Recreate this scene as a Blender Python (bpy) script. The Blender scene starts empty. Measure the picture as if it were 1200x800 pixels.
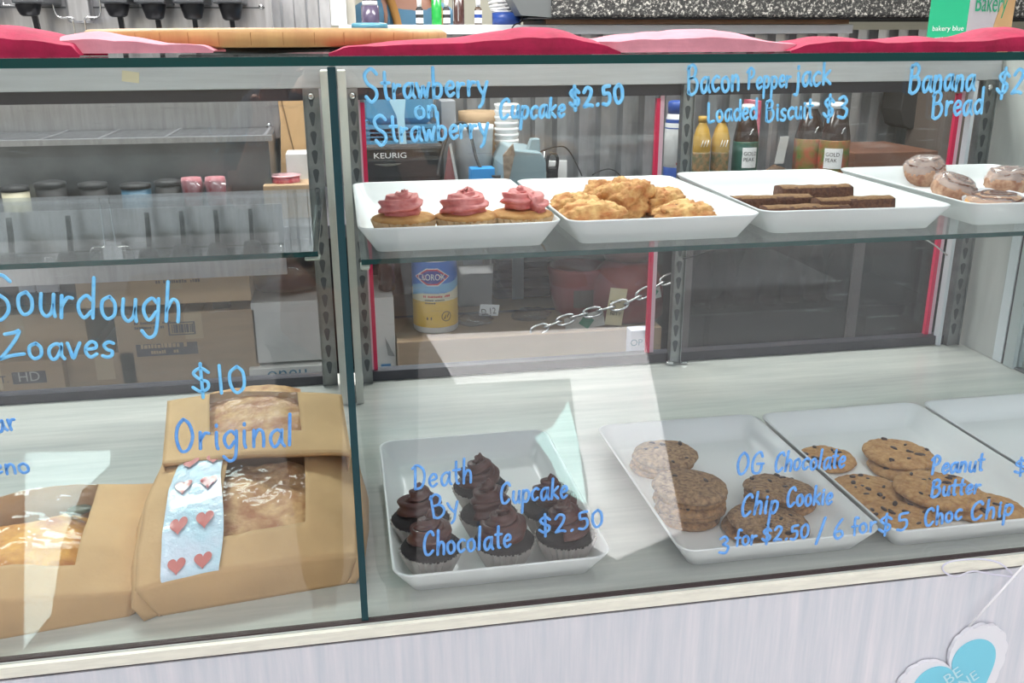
import bpy, math, random
import numpy as np
from mathutils import Vector, Matrix, noise
from mathutils.bvhtree import BVHTree
random.seed(7)
PI = math.pi
S = bpy.context.scene
C = S.collection
# ------------------------------------------------------------------ camera
FPX, YAW, PITCH, ROLL, EYE = 1083.1, 0.17773, 0.31532, -0.00368, 0.6
def cam_axes():
    cy, sy = math.cos(YAW), math.sin(YAW)
    f = Vector((sy*math.cos(PITCH), cy*math.cos(PITCH), -math.sin(PITCH)))
    r = Vector((cy, -sy, 0)); u = r.cross(f)
    c, s = math.cos(ROLL), math.sin(ROLL)
    return c*r+s*u, -s*r+c*u, f
CR, CU, CF = cam_axes()
cd = bpy.data.cameras.new('camera'); cam = bpy.data.objects.new('camera', cd); C.objects.link(cam)
m = Matrix((CR, CU, -CF)).transposed().to_4x4(); m.translation = Vector((0, 0, EYE)); cam.matrix_world = m
cd.sensor_width = 36; cd.lens = FPX/1200*36; cd.clip_start = 0.02; cd.clip_end = 200
S.camera = cam
# ------------------------------------------------------------------ world, sun, lamps, exposure
S.view_settings.view_transform = 'Standard'; S.view_settings.look = 'None'
S.view_settings.gamma = 1; S.view_settings.use_curve_mapping = False
S.view_settings.exposure = 0.0
w = bpy.data.worlds.new('sky'); S.world = w; w.use_nodes = True
nt = w.node_tree; bg = nt.nodes['Background']; sky = nt.nodes.new('ShaderNodeTexSky')
sky.sky_type = 'NISHITA'; sky.sun_disc = False; sky.sun_elevation = math.radians(52); sky.sun_rotation = math.radians(180)
sky.air_density = 1.0; sky.dust_density = 3.0; sky.altitude = 100
nt.links.new(sky.outputs[0], bg.inputs[0]); bg.inputs[1].default_value = 0.18
sl = bpy.data.lights.new('sun', 'SUN'); sl.energy = 28.0; sl.angle = math.radians(1.0); sl.color = (1, .96, .9)
so = bpy.data.objects.new('sun', sl); C.objects.link(so); so.rotation_euler = (math.radians(30), math.radians(-8), 0)
def area(name, loc, size, sizey, e, rot=(0, 0, 0), col=(1, 1, 1)):
    l = bpy.data.lights.new(name, 'AREA'); l.shape = 'RECTANGLE'; l.size = size; l.size_y = sizey; l.energy = e; l.color = col
    o = bpy.data.objects.new(name, l); C.objects.link(o); o.location = loc; o.rotation_euler = rot; return o
area('kitchen_ceiling_lamp', (-.6, 2.2, 1.66), 1.2, .5, 46, col=(1, .98, .96))
area('kitchen_ceiling_lamp', (1.1, 2.2, 1.66), 1.2, .5, 42, col=(1, .98, .96))
area('canopy_lamp', (.2, .75, 1.64), 1.8, .4, 17, col=(.97, .98, 1))  # soft area light above the case, under the added overhang
area('back_room_lamp', (.6, 4.3, 1.66), 1.2, .5, 30)

# ------------------------------------------------------------------ pixel rays (help to read positions off the photograph at a known depth)
def ray(px, py): return (CR*((px-600)/FPX) - CU*((py-400)/FPX) + CF)
def PY(px, py, Y): d = ray(px, py); t = Y/d.y; return Vector((0, 0, EYE)) + d*t
def PZ(px, py, Z): d = ray(px, py); t = (Z-EYE)/d.z; return Vector((0, 0, EYE)) + d*t

# ------------------------------------------------------------------ materials
MATS = {}
def new_mat(name):
    m_ = bpy.data.materials.new(name); m_.use_nodes = True
    return m_, m_.node_tree, m_.node_tree.nodes['Principled BSDF']
def coords(n, scale=(1, 1, 1), kind='Object'):
    tc = n.nodes.new('ShaderNodeTexCoord'); mp = n.nodes.new('ShaderNodeMapping'); mp.inputs['Scale'].default_value = scale
    n.links.new(tc.outputs[kind], mp.inputs[0]); return mp.outputs[0]
def ramp(n, fac, stops):
    r = n.nodes.new('ShaderNodeValToRGB'); e = r.color_ramp.elements
    e[0].position, e[0].color = stops[0][0], (*stops[0][1], 1); e[1].position, e[1].color = stops[-1][0], (*stops[-1][1], 1)
    for p, c in stops[1:-1]: k = e.new(p); k.color = (*c, 1)
    n.links.new(fac, r.inputs[0]); return r.outputs[0]
def tex(n, sc, vec, detail=4, rough=.6):
    t = n.nodes.new('ShaderNodeTexNoise'); t.inputs['Scale'].default_value = sc; t.inputs['Detail'].default_value = detail
    t.inputs['Roughness'].default_value = rough; n.links.new(vec, t.inputs['Vector']); return t.outputs[0]
def bump(n, b, h, strength=.3, dist=.002):
    k = n.nodes.new('ShaderNodeBump'); k.inputs['Strength'].default_value = strength; k.inputs['Distance'].default_value = dist
    n.links.new(h, k.inputs['Height']); n.links.new(k.outputs[0], b.inputs['Normal'])
def mat(name, col, rough=.5, metal=0, var=.0, vs=20, vscale=(1, 1, 1), bmp=0, bs=60, col2=None, spec=.5, coat=0, emit=None, sss=0, alpha=1, bd=.002):
    if name in MATS: return MATS[name]
    m_, n, b = new_mat(name)
    b.inputs['Roughness'].default_value = rough; b.inputs['Metallic'].default_value = metal
    b.inputs['Specular IOR Level'].default_value = spec; b.inputs['Coat Weight'].default_value = coat
    b.inputs['Base Color'].default_value = (*col, 1)
    v = None
    if var or col2:
        v = coords(n, vscale)
        c2 = col2 or tuple(max(0, c*(1-var)) for c in col)
        n.links.new(ramp(n, tex(n, vs, v), [(.35, col), (.65, c2)]), b.inputs['Base Color'])
    if bmp:
        v = v or coords(n, vscale); bump(n, b, tex(n, bs, v, 5), bmp, bd)
    if sss: b.inputs['Subsurface Weight'].default_value = sss; b.inputs['Subsurface Radius'].default_value = (.01, .006, .004)
    b.inputs['Alpha'].default_value = alpha
    if emit: b.inputs['Emission Color'].default_value = (*emit[0], 1); b.inputs['Emission Strength'].default_value = emit[1]
    MATS[name] = m_; return m_
def glass(name, tint=(.93, .97, .96), refl=1.0, rough=0.0, ior=1.5, dirt=0.0, scratch=False, wr=0):
    if name in MATS: return MATS[name]
    m_, n, b = new_mat(name); n.nodes.remove(b); out = n.nodes['Material Output']
    tr = n.nodes.new('ShaderNodeBsdfTransparent'); tr.inputs[0].default_value = (*tint, 1)
    gl = n.nodes.new('ShaderNodeBsdfGlossy'); gl.inputs['Roughness'].default_value = rough
    fr = n.nodes.new('ShaderNodeFresnel'); fr.inputs[0].default_value = ior
    geo = n.nodes.new('ShaderNodeNewGeometry')
    # a thin sheet: every hit is treated as entering the pane from air
    fr2 = n.nodes.new('ShaderNodeLayerWeight'); fr2.inputs[0].default_value = .5
    pw = n.nodes.new('ShaderNodeMath'); pw.operation = 'POWER'; n.links.new(fr2.outputs['Facing'], pw.inputs[0]); pw.inputs[1].default_value = 4.0
    ml = n.nodes.new('ShaderNodeMath'); ml.operation = 'MULTIPLY_ADD'; n.links.new(pw.outputs[0], ml.inputs[0]); ml.inputs[1].default_value = .9*refl; ml.inputs[2].default_value = .042*refl
    mx = n.nodes.new('ShaderNodeMixShader'); n.links.new(ml.outputs[0], mx.inputs[0]); n.links.new(tr.outputs[0], mx.inputs[1]); n.links.new(gl.outputs[0], mx.inputs[2])
    last = mx.outputs[0]
    if wr:
        k = n.nodes.new('ShaderNodeBump'); k.inputs['Strength'].default_value = wr; k.inputs['Distance'].default_value = .004
        n.links.new(tex(n, 38, coords(n), 2, .5), k.inputs['Height']); n.links.new(k.outputs[0], gl.inputs['Normal'])
    if dirt or scratch:
        df = n.nodes.new('ShaderNodeBsdfDiffuse'); df.inputs[0].default_value = (.8, .82, .85, 1)
        v = coords(n, (1, 1, 1)); sm = tex(n, 5, v, 3)
        fac = ramp(n, sm, [(.35, (dirt*.3,)*3), (.75, (dirt,)*3)])
        if scratch:
            v2 = coords(n, (1, 1, 1)); rot = v2.node; rot.inputs['Rotation'].default_value = (0, math.radians(38), 0); rot.inputs['Scale'].default_value = (9, 1, 130)
            s2 = tex(n, 1.0, v2, 2)
            f2 = ramp(n, s2, [(.66, (0, 0, 0)), (.72, (.09, .09, .09))])
            ad = n.nodes.new('ShaderNodeMixRGB'); ad.blend_type = 'ADD'; ad.inputs[0].default_value = 1
            n.links.new(fac, ad.inputs[1]); n.links.new(f2, ad.inputs[2]); fac = ad.outputs[0]
        m2 = n.nodes.new('ShaderNodeMixShader'); n.links.new(fac, m2.inputs[0]); n.links.new(last, m2.inputs[1]); n.links.new(df.outputs[0], m2.inputs[2]); last = m2.outputs[0]
    n.links.new(last, out.inputs[0]); MATS[name] = m_; return m_
def wood(name, c1, c2, scale=(1, 1, 12), ns=6, rough=.45, contrast=(.35, .65), fine=1.0, wob=.12):
    if name in MATS: return MATS[name]
    m_, n, b = new_mat(name); v = coords(n, scale)
    a = tex(n, ns, v, 6, .65)
    n.links.new(ramp(n, a, [(contrast[0], c1), (contrast[1], c2)]), b.inputs['Base Color'])
    b.inputs['Roughness'].default_value = rough; bump(n, b, a, .12*fine, .001); MATS[name] = m_; return m_

M_white = mat('white_melamine', (.86, .87, .87), .28, coat=.2, spec=.5)
M_plastic = mat('white_plastic', (.80, .80, .79), .4)
M_edge = mat('teal_glass_edge', (.003, .050, .048), .25, spec=.3)
M_edge_b = mat('blue_green_glass_edge', (.012, .052, .062), .3, spec=.3)
M_pane = glass('clear_front_glass', (.985, .995, .99), 1.0, dirt=.004)
M_shelfglass = glass('clear_shelf_glass', (.93, .97, .965), .9, dirt=.008)
M_slide = glass('scratched_sliding_glass', (.93, .95, .95), .8, dirt=.02, scratch=True)
M_film = glass('cellophane', (.98, .98, .98), .5, rough=.03, wr=.9)
M_deck = wood('pale_laminate', (.62, .63, .58), (.47, .49, .46), (.7, 9, 9), 5, .22, (.3, .7))
M_front = wood('pale_grey_laminate', (.77, .74, .77), (.55, .59, .64), (16, 1, .9), 4, .5, (.30, .74))
M_band = mat('cream_edge_band', (.90, .87, .74), .5, var=.12, vs=30, vscale=(1, 1, 8))
M_dark = mat('dark_gap', (.05, .03, .03), .6)
M_rail = mat('brushed_grey_rail', (.60, .61, .62), .42, metal=.3, var=.12, vs=8, vscale=(1, 10, 20))
M_track = mat('black_plastic_track', (.035, .035, .045), .35)
M_upr = mat('galvanised_steel', (.36, .38, .38), .42, metal=.75, var=.35, vs=22)
M_slot = mat('slot_shadow_steel', (.10, .11, .12), .5, metal=.5)
M_red = mat('red_plastic_strip', (.72, .015, .09), .35)
M_pinkedge = mat('pale_pink_edge', (.78, .50, .58), .4)
M_kraft = mat('kraft_paper', (.68, .425, .205), .75, var=.14, vs=9, bmp=.35, bs=14, bd=.006)
M_kraft_d = mat('kraft_paper_fold', (.50, .31, .17), .8, var=.1, vs=9, bmp=.3, bs=14, bd=.004)
M_card = mat('brown_cardboard', (.37, .25, .15), .8, var=.12, vs=6, vscale=(1, 1, 8), bmp=.1, bs=90)
M_card_l = mat('light_cardboard', (.47, .32, .19), .8, var=.1, vs=6, vscale=(1, 1, 8), bmp=.1, bs=90)
M_card_w = mat('white_cardboard', (.62, .61, .58), .7, var=.08, vs=12)
M_marker = mat('blue_marker_ink', (.17, .58, .98), .55, col2=(.26, .68, 1.0), vs=160)
M_inkthin = mat('blue_marker_ink_thin', (.10, .34, .84), .55, col2=(.20, .46, .90), vs=160)
M_steel = mat('stainless_steel', (.58, .58, .60), .30, metal=.85, var=.18, vs=7, vscale=(14, 1, 1))
M_steel_d = mat('dark_stainless_steel', (.20, .21, .22), .35, metal=.8, var=.25, vs=9)
M_corr = mat('corrugated_galvanised_sheet', (.72, .73, .75), .33, metal=.85, var=.3, vs=7, vscale=(3, 3, 1))
M_black = mat('black_plastic', (.015, .015, .018), .32)
M_blackm = mat('matt_black', (.02, .02, .022), .6)
M_chrome = mat('chrome_wire', (.75, .75, .75), .15, metal=1)
M_greyblue = mat('grey_blue_enamel', (.27, .37, .41), .35)
M_board = wood('maple_butcher_block', (.68, .40, .15), (.50, .25, .09), (6, 6, 1), 4, .5, (.3, .7))
M_felt_r = mat('raspberry_felt', (.50, .008, .07), .8, var=.35, vs=40, bmp=.5, bs=70)
M_felt_p = mat('pink_felt', (.80, .31, .37), .8, var=.15, vs=40, bmp=.4, bs=70)
M_choc = mat('chocolate_frosting', (.105, .028, .022), .33, var=.3, vs=60, coat=.15, bmp=.15, bs=120)
M_chcake = mat('dark_chocolate_cake', (.018, .012, .013), .85, bmp=.8, bs=200)
M_pinkf = mat('strawberry_frosting', (.80, .30, .28), .45, col2=(.64, .15, .15), vs=70, bmp=.25, bs=150, sss=.1)
M_vcake = mat('golden_cake', (.66, .38, .14), .8, col2=(.48, .22, .07), vs=50, bmp=.6, bs=180)
M_wrap_w = mat('silver_white_paper_cup', (.50, .46, .43), .4, metal=.3)
M_wrap_t = mat('tan_paper_cup', (.62, .42, .24), .7)
M_cookie = mat('brown_cookie', (.54, .28, .11), .8, col2=(.22, .11, .05), vs=150, bmp=1, bs=80, bd=.004)
M_cookie_s = mat('sugary_brown_cookie', (.50, .30, .15), .8, col2=(.19, .10, .055), vs=170, bmp=1, bs=90, bd=.004)
M_cookie2 = mat('golden_cookie', (.60, .34, .13), .8, col2=(.40, .18, .055), vs=120, bmp=1, bs=75, bd=.004)
M_chip = mat('chocolate_chip', (.045, .018, .012), .4)
M_scone = mat('golden_scone', (.80, .50, .20), .75, col2=(.48, .16, .045), vs=42, bmp=1, bs=60, bd=.005)
M_bits = mat('browned_bits', (.20, .07, .03), .6)
M_bread = mat('dark_banana_bread', (.13, .052, .028), .85, col2=(.065, .024, .014), vs=220, bmp=1, bs=120, bd=.004)
M_crumb = mat('bread_crumb_top', (.30, .17, .075), .9, col2=(.17, .08, .035), vs=260, bmp=1, bs=140, bd=.003)
M_roll = mat('cinnamon_roll_dough', (.56, .34, .22), .5, col2=(.28, .12, .07), vs=70, bmp=.6, bs=60, bd=.004)
M_rollo = mat('golden_bun_dough', (.80, .42, .13), .5, col2=(.56, .22, .05), vs=60, bmp=.5, bs=60, bd=.004)
M_ice = mat('translucent_white_glaze', (.80, .70, .68), .22, coat=.5, bmp=.4, bs=60, alpha=.34)
M_cinn = mat('cinnamon_line', (.13, .045, .025), .6)
M_crust = mat('sourdough_crust', (.88, .55, .26), .6, col2=(.50, .20, .08), vs=32, bmp=.8, bs=40, bd=.006)
M_crust2 = mat('orange_loaf_crust', (.95, .48, .09), .5, col2=(.55, .18, .04), vs=28, bmp=.7, bs=40, bd=.006)
M_ink = mat('black_ink', (.03, .03, .03), .6)
M_wink = mat('white_ink', (.85, .85, .85), .6)
M_plate = mat('clear_plastic_grey', (.55, .55, .58), .2)
M_concrete = mat('pale_concrete', (.62, .60, .57), .8, var=.15, vs=3)
M_asph = mat('dark_paving', (.10, .10, .11), .85, var=.2, vs=9)

# ------------------------------------------------------------------ mesh helpers
class MB:
    def __init__(s): s.v = []; s.f = []; s.mi = []; s.mats = []; s.sm = []
    def add(s, v, f, mi=0, smooth=True):
        o = len(s.v); s.v += [Vector(p) for p in v]; s.f += [tuple(o+i for i in q) for q in f]; s.mi += [mi]*len(f); s.sm += [smooth]*len(f); return s
    def box(s, a, b, mi=0, rot=None, ctr=None):
        x0, y0, z0 = a; x1, y1, z1 = b
        v = [Vector(p) for p in ((x0,y0,z0),(x1,y0,z0),(x1,y1,z0),(x0,y1,z0),(x0,y0,z1),(x1,y0,z1),(x1,y1,z1),(x0,y1,z1))]
        if rot:
            c = Vector(ctr) if ctr else Vector(((x0+x1)/2, (y0+y1)/2, (z0+z1)/2)); v = [rot @ (p-c)+c for p in v]
        return s.add(v, [(3,2,1,0),(4,5,6,7),(0,1,5,4),(1,2,6,5),(2,3,7,6),(3,0,4,7)], mi, False)
    def rbox(s, a, b, r=.004, mi=0, rot=None):      # box with rounded vertical corners and chamfered rims
        x0, y0, z0 = a; x1, y1, z1 = b; cx, cy = (x0+x1)/2, (y0+y1)/2; w_, d_ = x1-x0, y1-y0
        rings = []
        for z, k in ((z0, r*.6), (z0+r*.6, 0), (z1-r*.6, 0), (z1, r*.6)):
            rings.append([Vector((cx+p[0], cy+p[1], z)) for p in rrect(w_-2*k, d_-2*k, max(r-k*.5, r*.3), 3)])
        if rot: c = Vector((cx, cy, (z0+z1)/2)); rings = [[rot @ (p-c)+c for p in q] for q in rings]
        return s.loft(rings, True, True, mi, smooth=False)
    def loft(s, rings, cap0=False, cap1=False, mi=0, smooth=True, closed=True):
        n = len(rings[0]); v = [p for r_ in rings for p in r_]; f = []
        for i in range(len(rings)-1):
            for j in range(n if closed else n-1):
                k = (j+1) % n; f.append((i*n+j, i*n+k, (i+1)*n+k, (i+1)*n+j))
        if cap0: f.append(tuple(reversed(range(n))))
        if cap1: f.append(tuple((len(rings)-1)*n+j for j in range(n)))
        return s.add(v, f, mi, smooth)
    def lathe(s, prof, n=24, c=(0, 0, 0), mi=0, cap0=True, cap1=True, ax='z', smooth=True):
        rings = []
        for r_, z in prof:
            q = []
            for j in range(n):
                a = 2*PI*j/n; x, y = r_*math.cos(a), r_*math.sin(a)
                p = (x, y, z) if ax == 'z' else ((x, z, y) if ax == 'y' else (z, x, y))
                q.append(Vector(p)+Vector(c))
            rings.append(q)
        return s.loft(rings, cap0, cap1, mi, smooth)
    def tube(s, pts, r=.003, n=8, mi=0, radii=None, closed=False):
        pts = [Vector(p) for p in pts]; rings = []; up = Vector((0, 0, 1)); N = len(pts)
        prev = None
        for i, p in enumerate(pts):
            if closed: t = pts[(i+1) % N]-pts[i-1]
            else: t = pts[min(i+1, N-1)]-pts[max(i-1, 0)]
            if t.length < 1e-9: t = Vector((0, 0, 1))
            t.normalize()
            if prev is None: a = t.orthogonal().normalized() if abs(t.dot(up)) > .95 else t.cross(up).normalized()
            else: a = (prev-t*prev.dot(t)); a = a.normalized() if a.length > 1e-6 else t.orthogonal().normalized()
            prev = a; b = t.cross(a); rr = radii[i] if radii else r
            rings.append([p+a*rr*math.cos(2*PI*j/n)+b*rr*math.sin(2*PI*j/n) for j in range(n)])
        if closed: rings.append(rings[0]); return s.loft(rings, False, False, mi)
        return s.loft(rings, True, True, mi)
    def prism(s, pts, d0, d1, plane='xz', mi=0):     # polygon extruded; xz -> along y, xy -> along z, yz -> along x
        def mk(p, d): return {'xz': (p[0], d, p[1]), 'xy': (p[0], p[1], d), 'yz': (d, p[0], p[1])}[plane]
        n = len(pts); v = [mk(p, d0) for p in pts]+[mk(p, d1) for p in pts]
        f = [tuple(range(n)), tuple(reversed(range(n, 2*n)))]+[(i, i+n, (i+1) % n+n, (i+1) % n) for i in range(n)]
        return s.add(v, f, mi, False)
    def ribbon(s, pts, wd, th, mi=0, k=6):           # marker stroke in the XZ plane, slightly domed towards -y
        pts = [Vector(p) for p in pts]; N = len(pts); rings = []
        if N < 2: return s
        ts = []
        for i in range(N):
            t = pts[min(i+1, N-1)]-pts[max(i-1, 0)]; ts.append(t.normalized() if t.length > 1e-9 else Vector((1, 0, 0)))
        seq = [(pts[0]-ts[0]*wd*.42, ts[0], .25), (pts[0]-ts[0]*wd*.3, ts[0], .7)]+[(p, t, 1) for p, t in zip(pts, ts)]+[(pts[-1]+ts[-1]*wd*.3, ts[-1], .7), (pts[-1]+ts[-1]*wd*.42, ts[-1], .25)]
        for p, t, g in seq:
            nrm = Vector((-t.z, 0, t.x)); rings.append([p+nrm*(wd/2*g)*math.cos(2*PI*j/k)+Vector((0, -th*math.sin(2*PI*j/k), 0)) for j in range(k)])
        return s.loft(rings, True, True, mi)
    def build(s, name, mats_, parent=None, world=False, loc=None, bevel=0):
        if not isinstance(mats_, (list, tuple)): mats_ = [mats_]
        off = Vector((0, 0, 0))
        if parent is not None and world: off = wloc(parent)
        if loc is not None and world: off = Vector(loc)
        me = bpy.data.meshes.new(name); me.from_pydata([tuple(p-off) for p in s.v], [], s.f)
        for q in mats_: me.materials.append(q)
        me.polygons.foreach_set('material_index', s.mi); me.polygons.foreach_set('use_smooth', s.sm); me.update()
        o = bpy.data.objects.new(name, me); C.objects.link(o)
        if parent is not None: o.parent = parent
        if loc is not None: o.location = loc
        if bevel:
            b = o.modifiers.new('bevel', 'BEVEL'); b.width = bevel; b.segments = 2; b.limit_method = 'ANGLE'
        return o
def wloc(o):
    p = Vector(o.location)
    while o.parent: o = o.parent; p = p+Vector(o.location)
    return p
def rrect(w_, d_, r, n=5):
    pts = []
    for cx, cy, a0 in ((w_/2-r, d_/2-r, 0), (-w_/2+r, d_/2-r, PI/2), (-w_/2+r, -d_/2+r, PI), (w_/2-r, -d_/2+r, 1.5*PI)):
        for i in range(n+1): a = a0+PI/2*i/n; pts.append((cx+r*math.cos(a), cy+r*math.sin(a)))
    return pts
def catmull(pts, k=6):
    P_ = [Vector(p) for p in pts]
    if len(P_) < 3: return P_
    out = []
    for i in range(len(P_)-1):
        p0, p1, p2, p3 = P_[max(i-1, 0)], P_[i], P_[i+1], P_[min(i+2, len(P_)-1)]
        for j in range(k):
            t = j/k; out.append(.5*((2*p1)+(-p0+p2)*t+(2*p0-5*p1+4*p2-p3)*t*t+(-p0+3*p1-3*p2+p3)*t**3))
    out.append(P_[-1]); return out
def tag(o, label=None, cat=None, group=None, kind=None):
    if label: o['label'] = label
    if cat: o['category'] = cat
    if group: o['group'] = group
    if kind: o['kind'] = kind
    return o
def thing(name, label, cat, loc=(0, 0, 0), rz=0, group=None):
    o = bpy.data.objects.new(name, None); C.objects.link(o); o.location = loc; o.rotation_euler = (0, 0, rz); o.empty_display_size = .02
    return tag(o, label, cat, group)
def lab(o, t): o['label'] = t; return o
def struct(name, mb, m_, label=None, cat='structure', bevel=0):
    o = mb.build(name, m_, bevel=bevel); o['kind'] = 'structure'; o['label'] = label or name.replace('_', ' '); o['category'] = cat; return o
def dup(root, loc, rz=0, label=None, scale=None, rot=None):
    r = root.copy(); C.objects.link(r); r.location = loc; r.rotation_euler = rot if rot else (0, 0, rz)
    if scale: r.scale = (scale,)*3 if not isinstance(scale, tuple) else scale
    if label: r['label'] = label
    for ch in list(root.children):
        c = ch.copy(); C.objects.link(c); c.parent = r
        for g in ch.children: d = g.copy(); C.objects.link(d); d.parent = c
    return r
def blurred_print(nchar, size, mb, at, ax, up, eps):      # print too small to read: a row of little strokes
    rnd = random.Random(nchar); ax = Vector(ax).normalized(); up = Vector(up).normalized(); nn = ax.cross(up); o = Vector(at)+nn*eps; x = 0
    for i in range(nchar):
        w_ = size*rnd.uniform(.28, .5); h_ = size*rnd.uniform(.5, .72)
        if rnd.random() > .16: mb.add([o+ax*x, o+ax*(x+w_), o+ax*(x+w_)+up*h_, o+ax*x+up*h_], [(0, 1, 2, 3)], 0, False)
        x += w_+size*.12
    return mb
def text_mb(s_, size, mb=None, at=(0, 0, 0), ax=(1, 0, 0), up=(0, 0, 1), eps=.0006, mi=0, align='LEFT', sx=1.0):
    if isinstance(s_, int): return blurred_print(s_, size, mb or MB(), at, ax, up, eps)
    cu = bpy.data.curves.new('t', 'FONT'); cu.body = s_; cu.size = size; cu.align_x = align; cu.resolution_u = 3; cu.fill_mode = 'BOTH'
    ob = bpy.data.objects.new('t', cu); C.objects.link(ob)
    me = bpy.data.meshes.new_from_object(ob)
    mb = mb or MB(); ax = Vector(ax).normalized(); up = Vector(up).normalized(); nn = ax.cross(up)
    mb.add([Vector(at)+ax*v.co.x*sx+up*v.co.y+nn*eps for v in me.vertices], [tuple(p.vertices) for p in me.polygons], mi, False)
    bpy.data.objects.remove(ob); bpy.data.curves.remove(cu); bpy.data.meshes.remove(me); return mb
def wrap(mb, cx, cy, r):       # bends a flat XZ label (centred on x=cx) round a vertical cylinder facing -y
    for p in mb.v:
        a = (p.x-cx)/r; k = r-(p.y-cy) if False else r+.0006
        p.x, p.y = cx+k*math.sin(a), cy-k*math.cos(a)
    return mb

# ------------------------------------------------------------------ the setting
FL = -.9
YF, YR = .876, 1.62
CW = 0.073
def corr(mb, x0, x1, z0, z1, y, d=.048, p=CW):
    n = int((x1-x0)/p); ys = []
    for i in range(n+1):
        b = x0+i*p
        ys += [(b, y+d), (b+p*.42, y+d), (b+p*.5, y), (b+p*.92, y)]
    rings = [[(x, yy, z0) for x, yy in ys], [(x, yy, z1) for x, yy in ys]]
    v = rings[0]+rings[1]; k = len(ys); return mb.add(v, [(i, i+1, k+i+1, k+i) for i in range(k-1)], 0, False)
mb = MB().box((-4, -6, FL-.05), (6, 1.0, FL)); struct('floor', mb, mat('grey_paving', (.075, .075, .08), .85, var=.3, vs=5), 'grey paved ground outside the counter', 'floor')
def reflection_outline(px):  # outline of a bright glass reflection, mirrored down onto the ground
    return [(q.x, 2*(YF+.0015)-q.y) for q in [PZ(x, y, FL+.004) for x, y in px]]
mb = MB().prism(reflection_outline([(500, 392), (752, 382), (762, 430), (800, 622), (722, 655), (694, 640), (668, 443), (535, 450), (520, 425)]), FL+.0005, FL+.004, 'xy'); struct('reflection_patch_white', mb, mat('white_reflection_colour', (.90, .90, .93), .8, var=.08, vs=6), 'added white ground patch shaped to give a bright reflection in the front glass', 'floor')  # added behind the camera so its mirror image brightens the front glass
mb = MB().prism(reflection_outline([(30, 530), (129, 528), (129, 545), (96, 575), (72, 640), (60, 720), (28, 760)]), FL+.0005, FL+.004, 'xy'); struct('reflection_patch_pale', mb, mat('pale_blue_reflection_colour', (.72, .93, .95), .8), 'added pale blue ground patch giving the bright reflection at the left of the glass', 'floor')  # added ground patch, its outline follows the bright reflection at the left
mb = MB().box((-4, 1.0, FL-.05), (6, 6, FL)); struct('floor_kitchen', mb, M_asph, 'dark kitchen floor behind the display case', 'floor')
WB = 2.98
xo = PY(408, 20, WB).x
mb = MB(); corr(mb, -3, 5, FL, .628, WB); corr(mb, -3, xo-CW, .628, 1.7, WB)
struct('wall_back', mb, M_corr, 'corrugated galvanised metal back wall with a pass-through opening', 'wall')
mb = MB().box((-3, 5.4, FL), (5, 5.45, 1.7)); struct('wall_back_room', mb, mat('cream_paint', (.66, .64, .52), .7), 'cream wall seen through the pass-through opening', 'wall')
mb = MB().box((-3.05, 1.0, FL), (-3, 5.4, 1.7)); struct('wall_left', mb, mat('white_paint', (.75, .75, .74), .7), 'white side wall of the kitchen', 'wall')
mb = MB().box((5, 1.0, FL), (5.05, 5.4, 1.7)); struct('wall_right', mb, mat('white_paint', (.75, .75, .74), .7), 'white right side wall of the kitchen', 'wall')
mb = MB().box((-3, -.8, 1.7), (5, 5.4, 1.74)); struct('ceiling', mb, mat('white_paint', (.75, .75, .74), .7), 'white ceiling and canopy over the counter', 'ceiling')  # part in front of the kitchen is added, unseen, to keep sun off the case
xr = PY(992, 35, 2.9).x
mb = MB().box((xo-.03, 2.86, PY(500, 40.5, 2.86).z), (xr, 3.02, PY(500, 29, 2.86).z)); o = struct('trim_1', mb, mat('white_sill_paint', (.74, .76, .78), .4), 'white sill of the pass-through opening', 'trim', bevel=.002)
SZ = PY(500, 29, 2.86).z
mb = MB().box((xo-.05, 2.93, SZ), (xo-.005, 3.01, 1.7)); struct('trim_2', mb, mat('white_sill_paint', (.74, .76, .78), .4), 'white jamb at the left of the pass-through opening', 'trim')
mb = MB().box((xo-.005, 2.95, SZ), (xo+.022, 3.01, 1.7)); struct('trim_3', mb, mat('beige_jamb', (.55, .52, .44), .5), 'beige inner jamb of the pass-through opening', 'trim')

mb = MB().prism(reflection_outline([(666, 470), (688, 560), (690, 592), (660, 575), (646, 540), (626, 512), (648, 500)]), FL+.0005, FL+.004, 'xy'); struct('reflection_patch_turquoise', mb, mat('turquoise_reflection_colour', (.55, .92, .90), .7), 'added pale turquoise ground patch giving a sky-coloured reflection in the front glass', 'floor')  # sky tint of a reflection put into the colour of an added patch
# ------------------------------------------------------------------ display case
case = thing('display_case', 'long glass-fronted bakery display case with pale laminate deck and front', 'display case', (0, YF, FL))
X0, X1 = -.95, 1.235
MB().box((X0, YF-.006, -.014), (2.2, YR+.06, 0)).build('deck', M_deck, case, True)
o = MB().box((X0, YF-.012, -.0135), (2.2, YF-.0062, -.001)).build('edge_band', M_band, case, True); lab(o, 'cream edge band along the front of the deck')
MB().box((X0, YF-.0095, -.0165), (2.2, YF, -.0145)).box((X0, YF-.0035, -.0005), (2.2, YF+.0045, .0016)).build('joint_line', M_dark, case, True)
o = MB().box((X0, YF-.011, FL+.06), (2.2, YF-.002, -.017)).build('front_panel', M_front, case, True); lab(o, 'pale wood-grain laminate front panel')
MB().box((X0+.02, YF+.03, FL), (2.18, YR, -.02)).build('base_cabinet', M_front, case, True)
TG0, TG1 = .5785, .5865
mb = MB().box((X0, YF-.002, TG0), (2.2, YR+.03, TG1)); o = mb.build('top_glass', [M_shelfglass], case, True); lab(o, 'clear glass top of the case')
o = MB().box((X0, YF-.0035, TG0), (2.2, YF-.0015, TG1)).build('top_glass_edge', M_edge, case, True); lab(o, 'dark teal polished front edge of the top glass')
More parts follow.
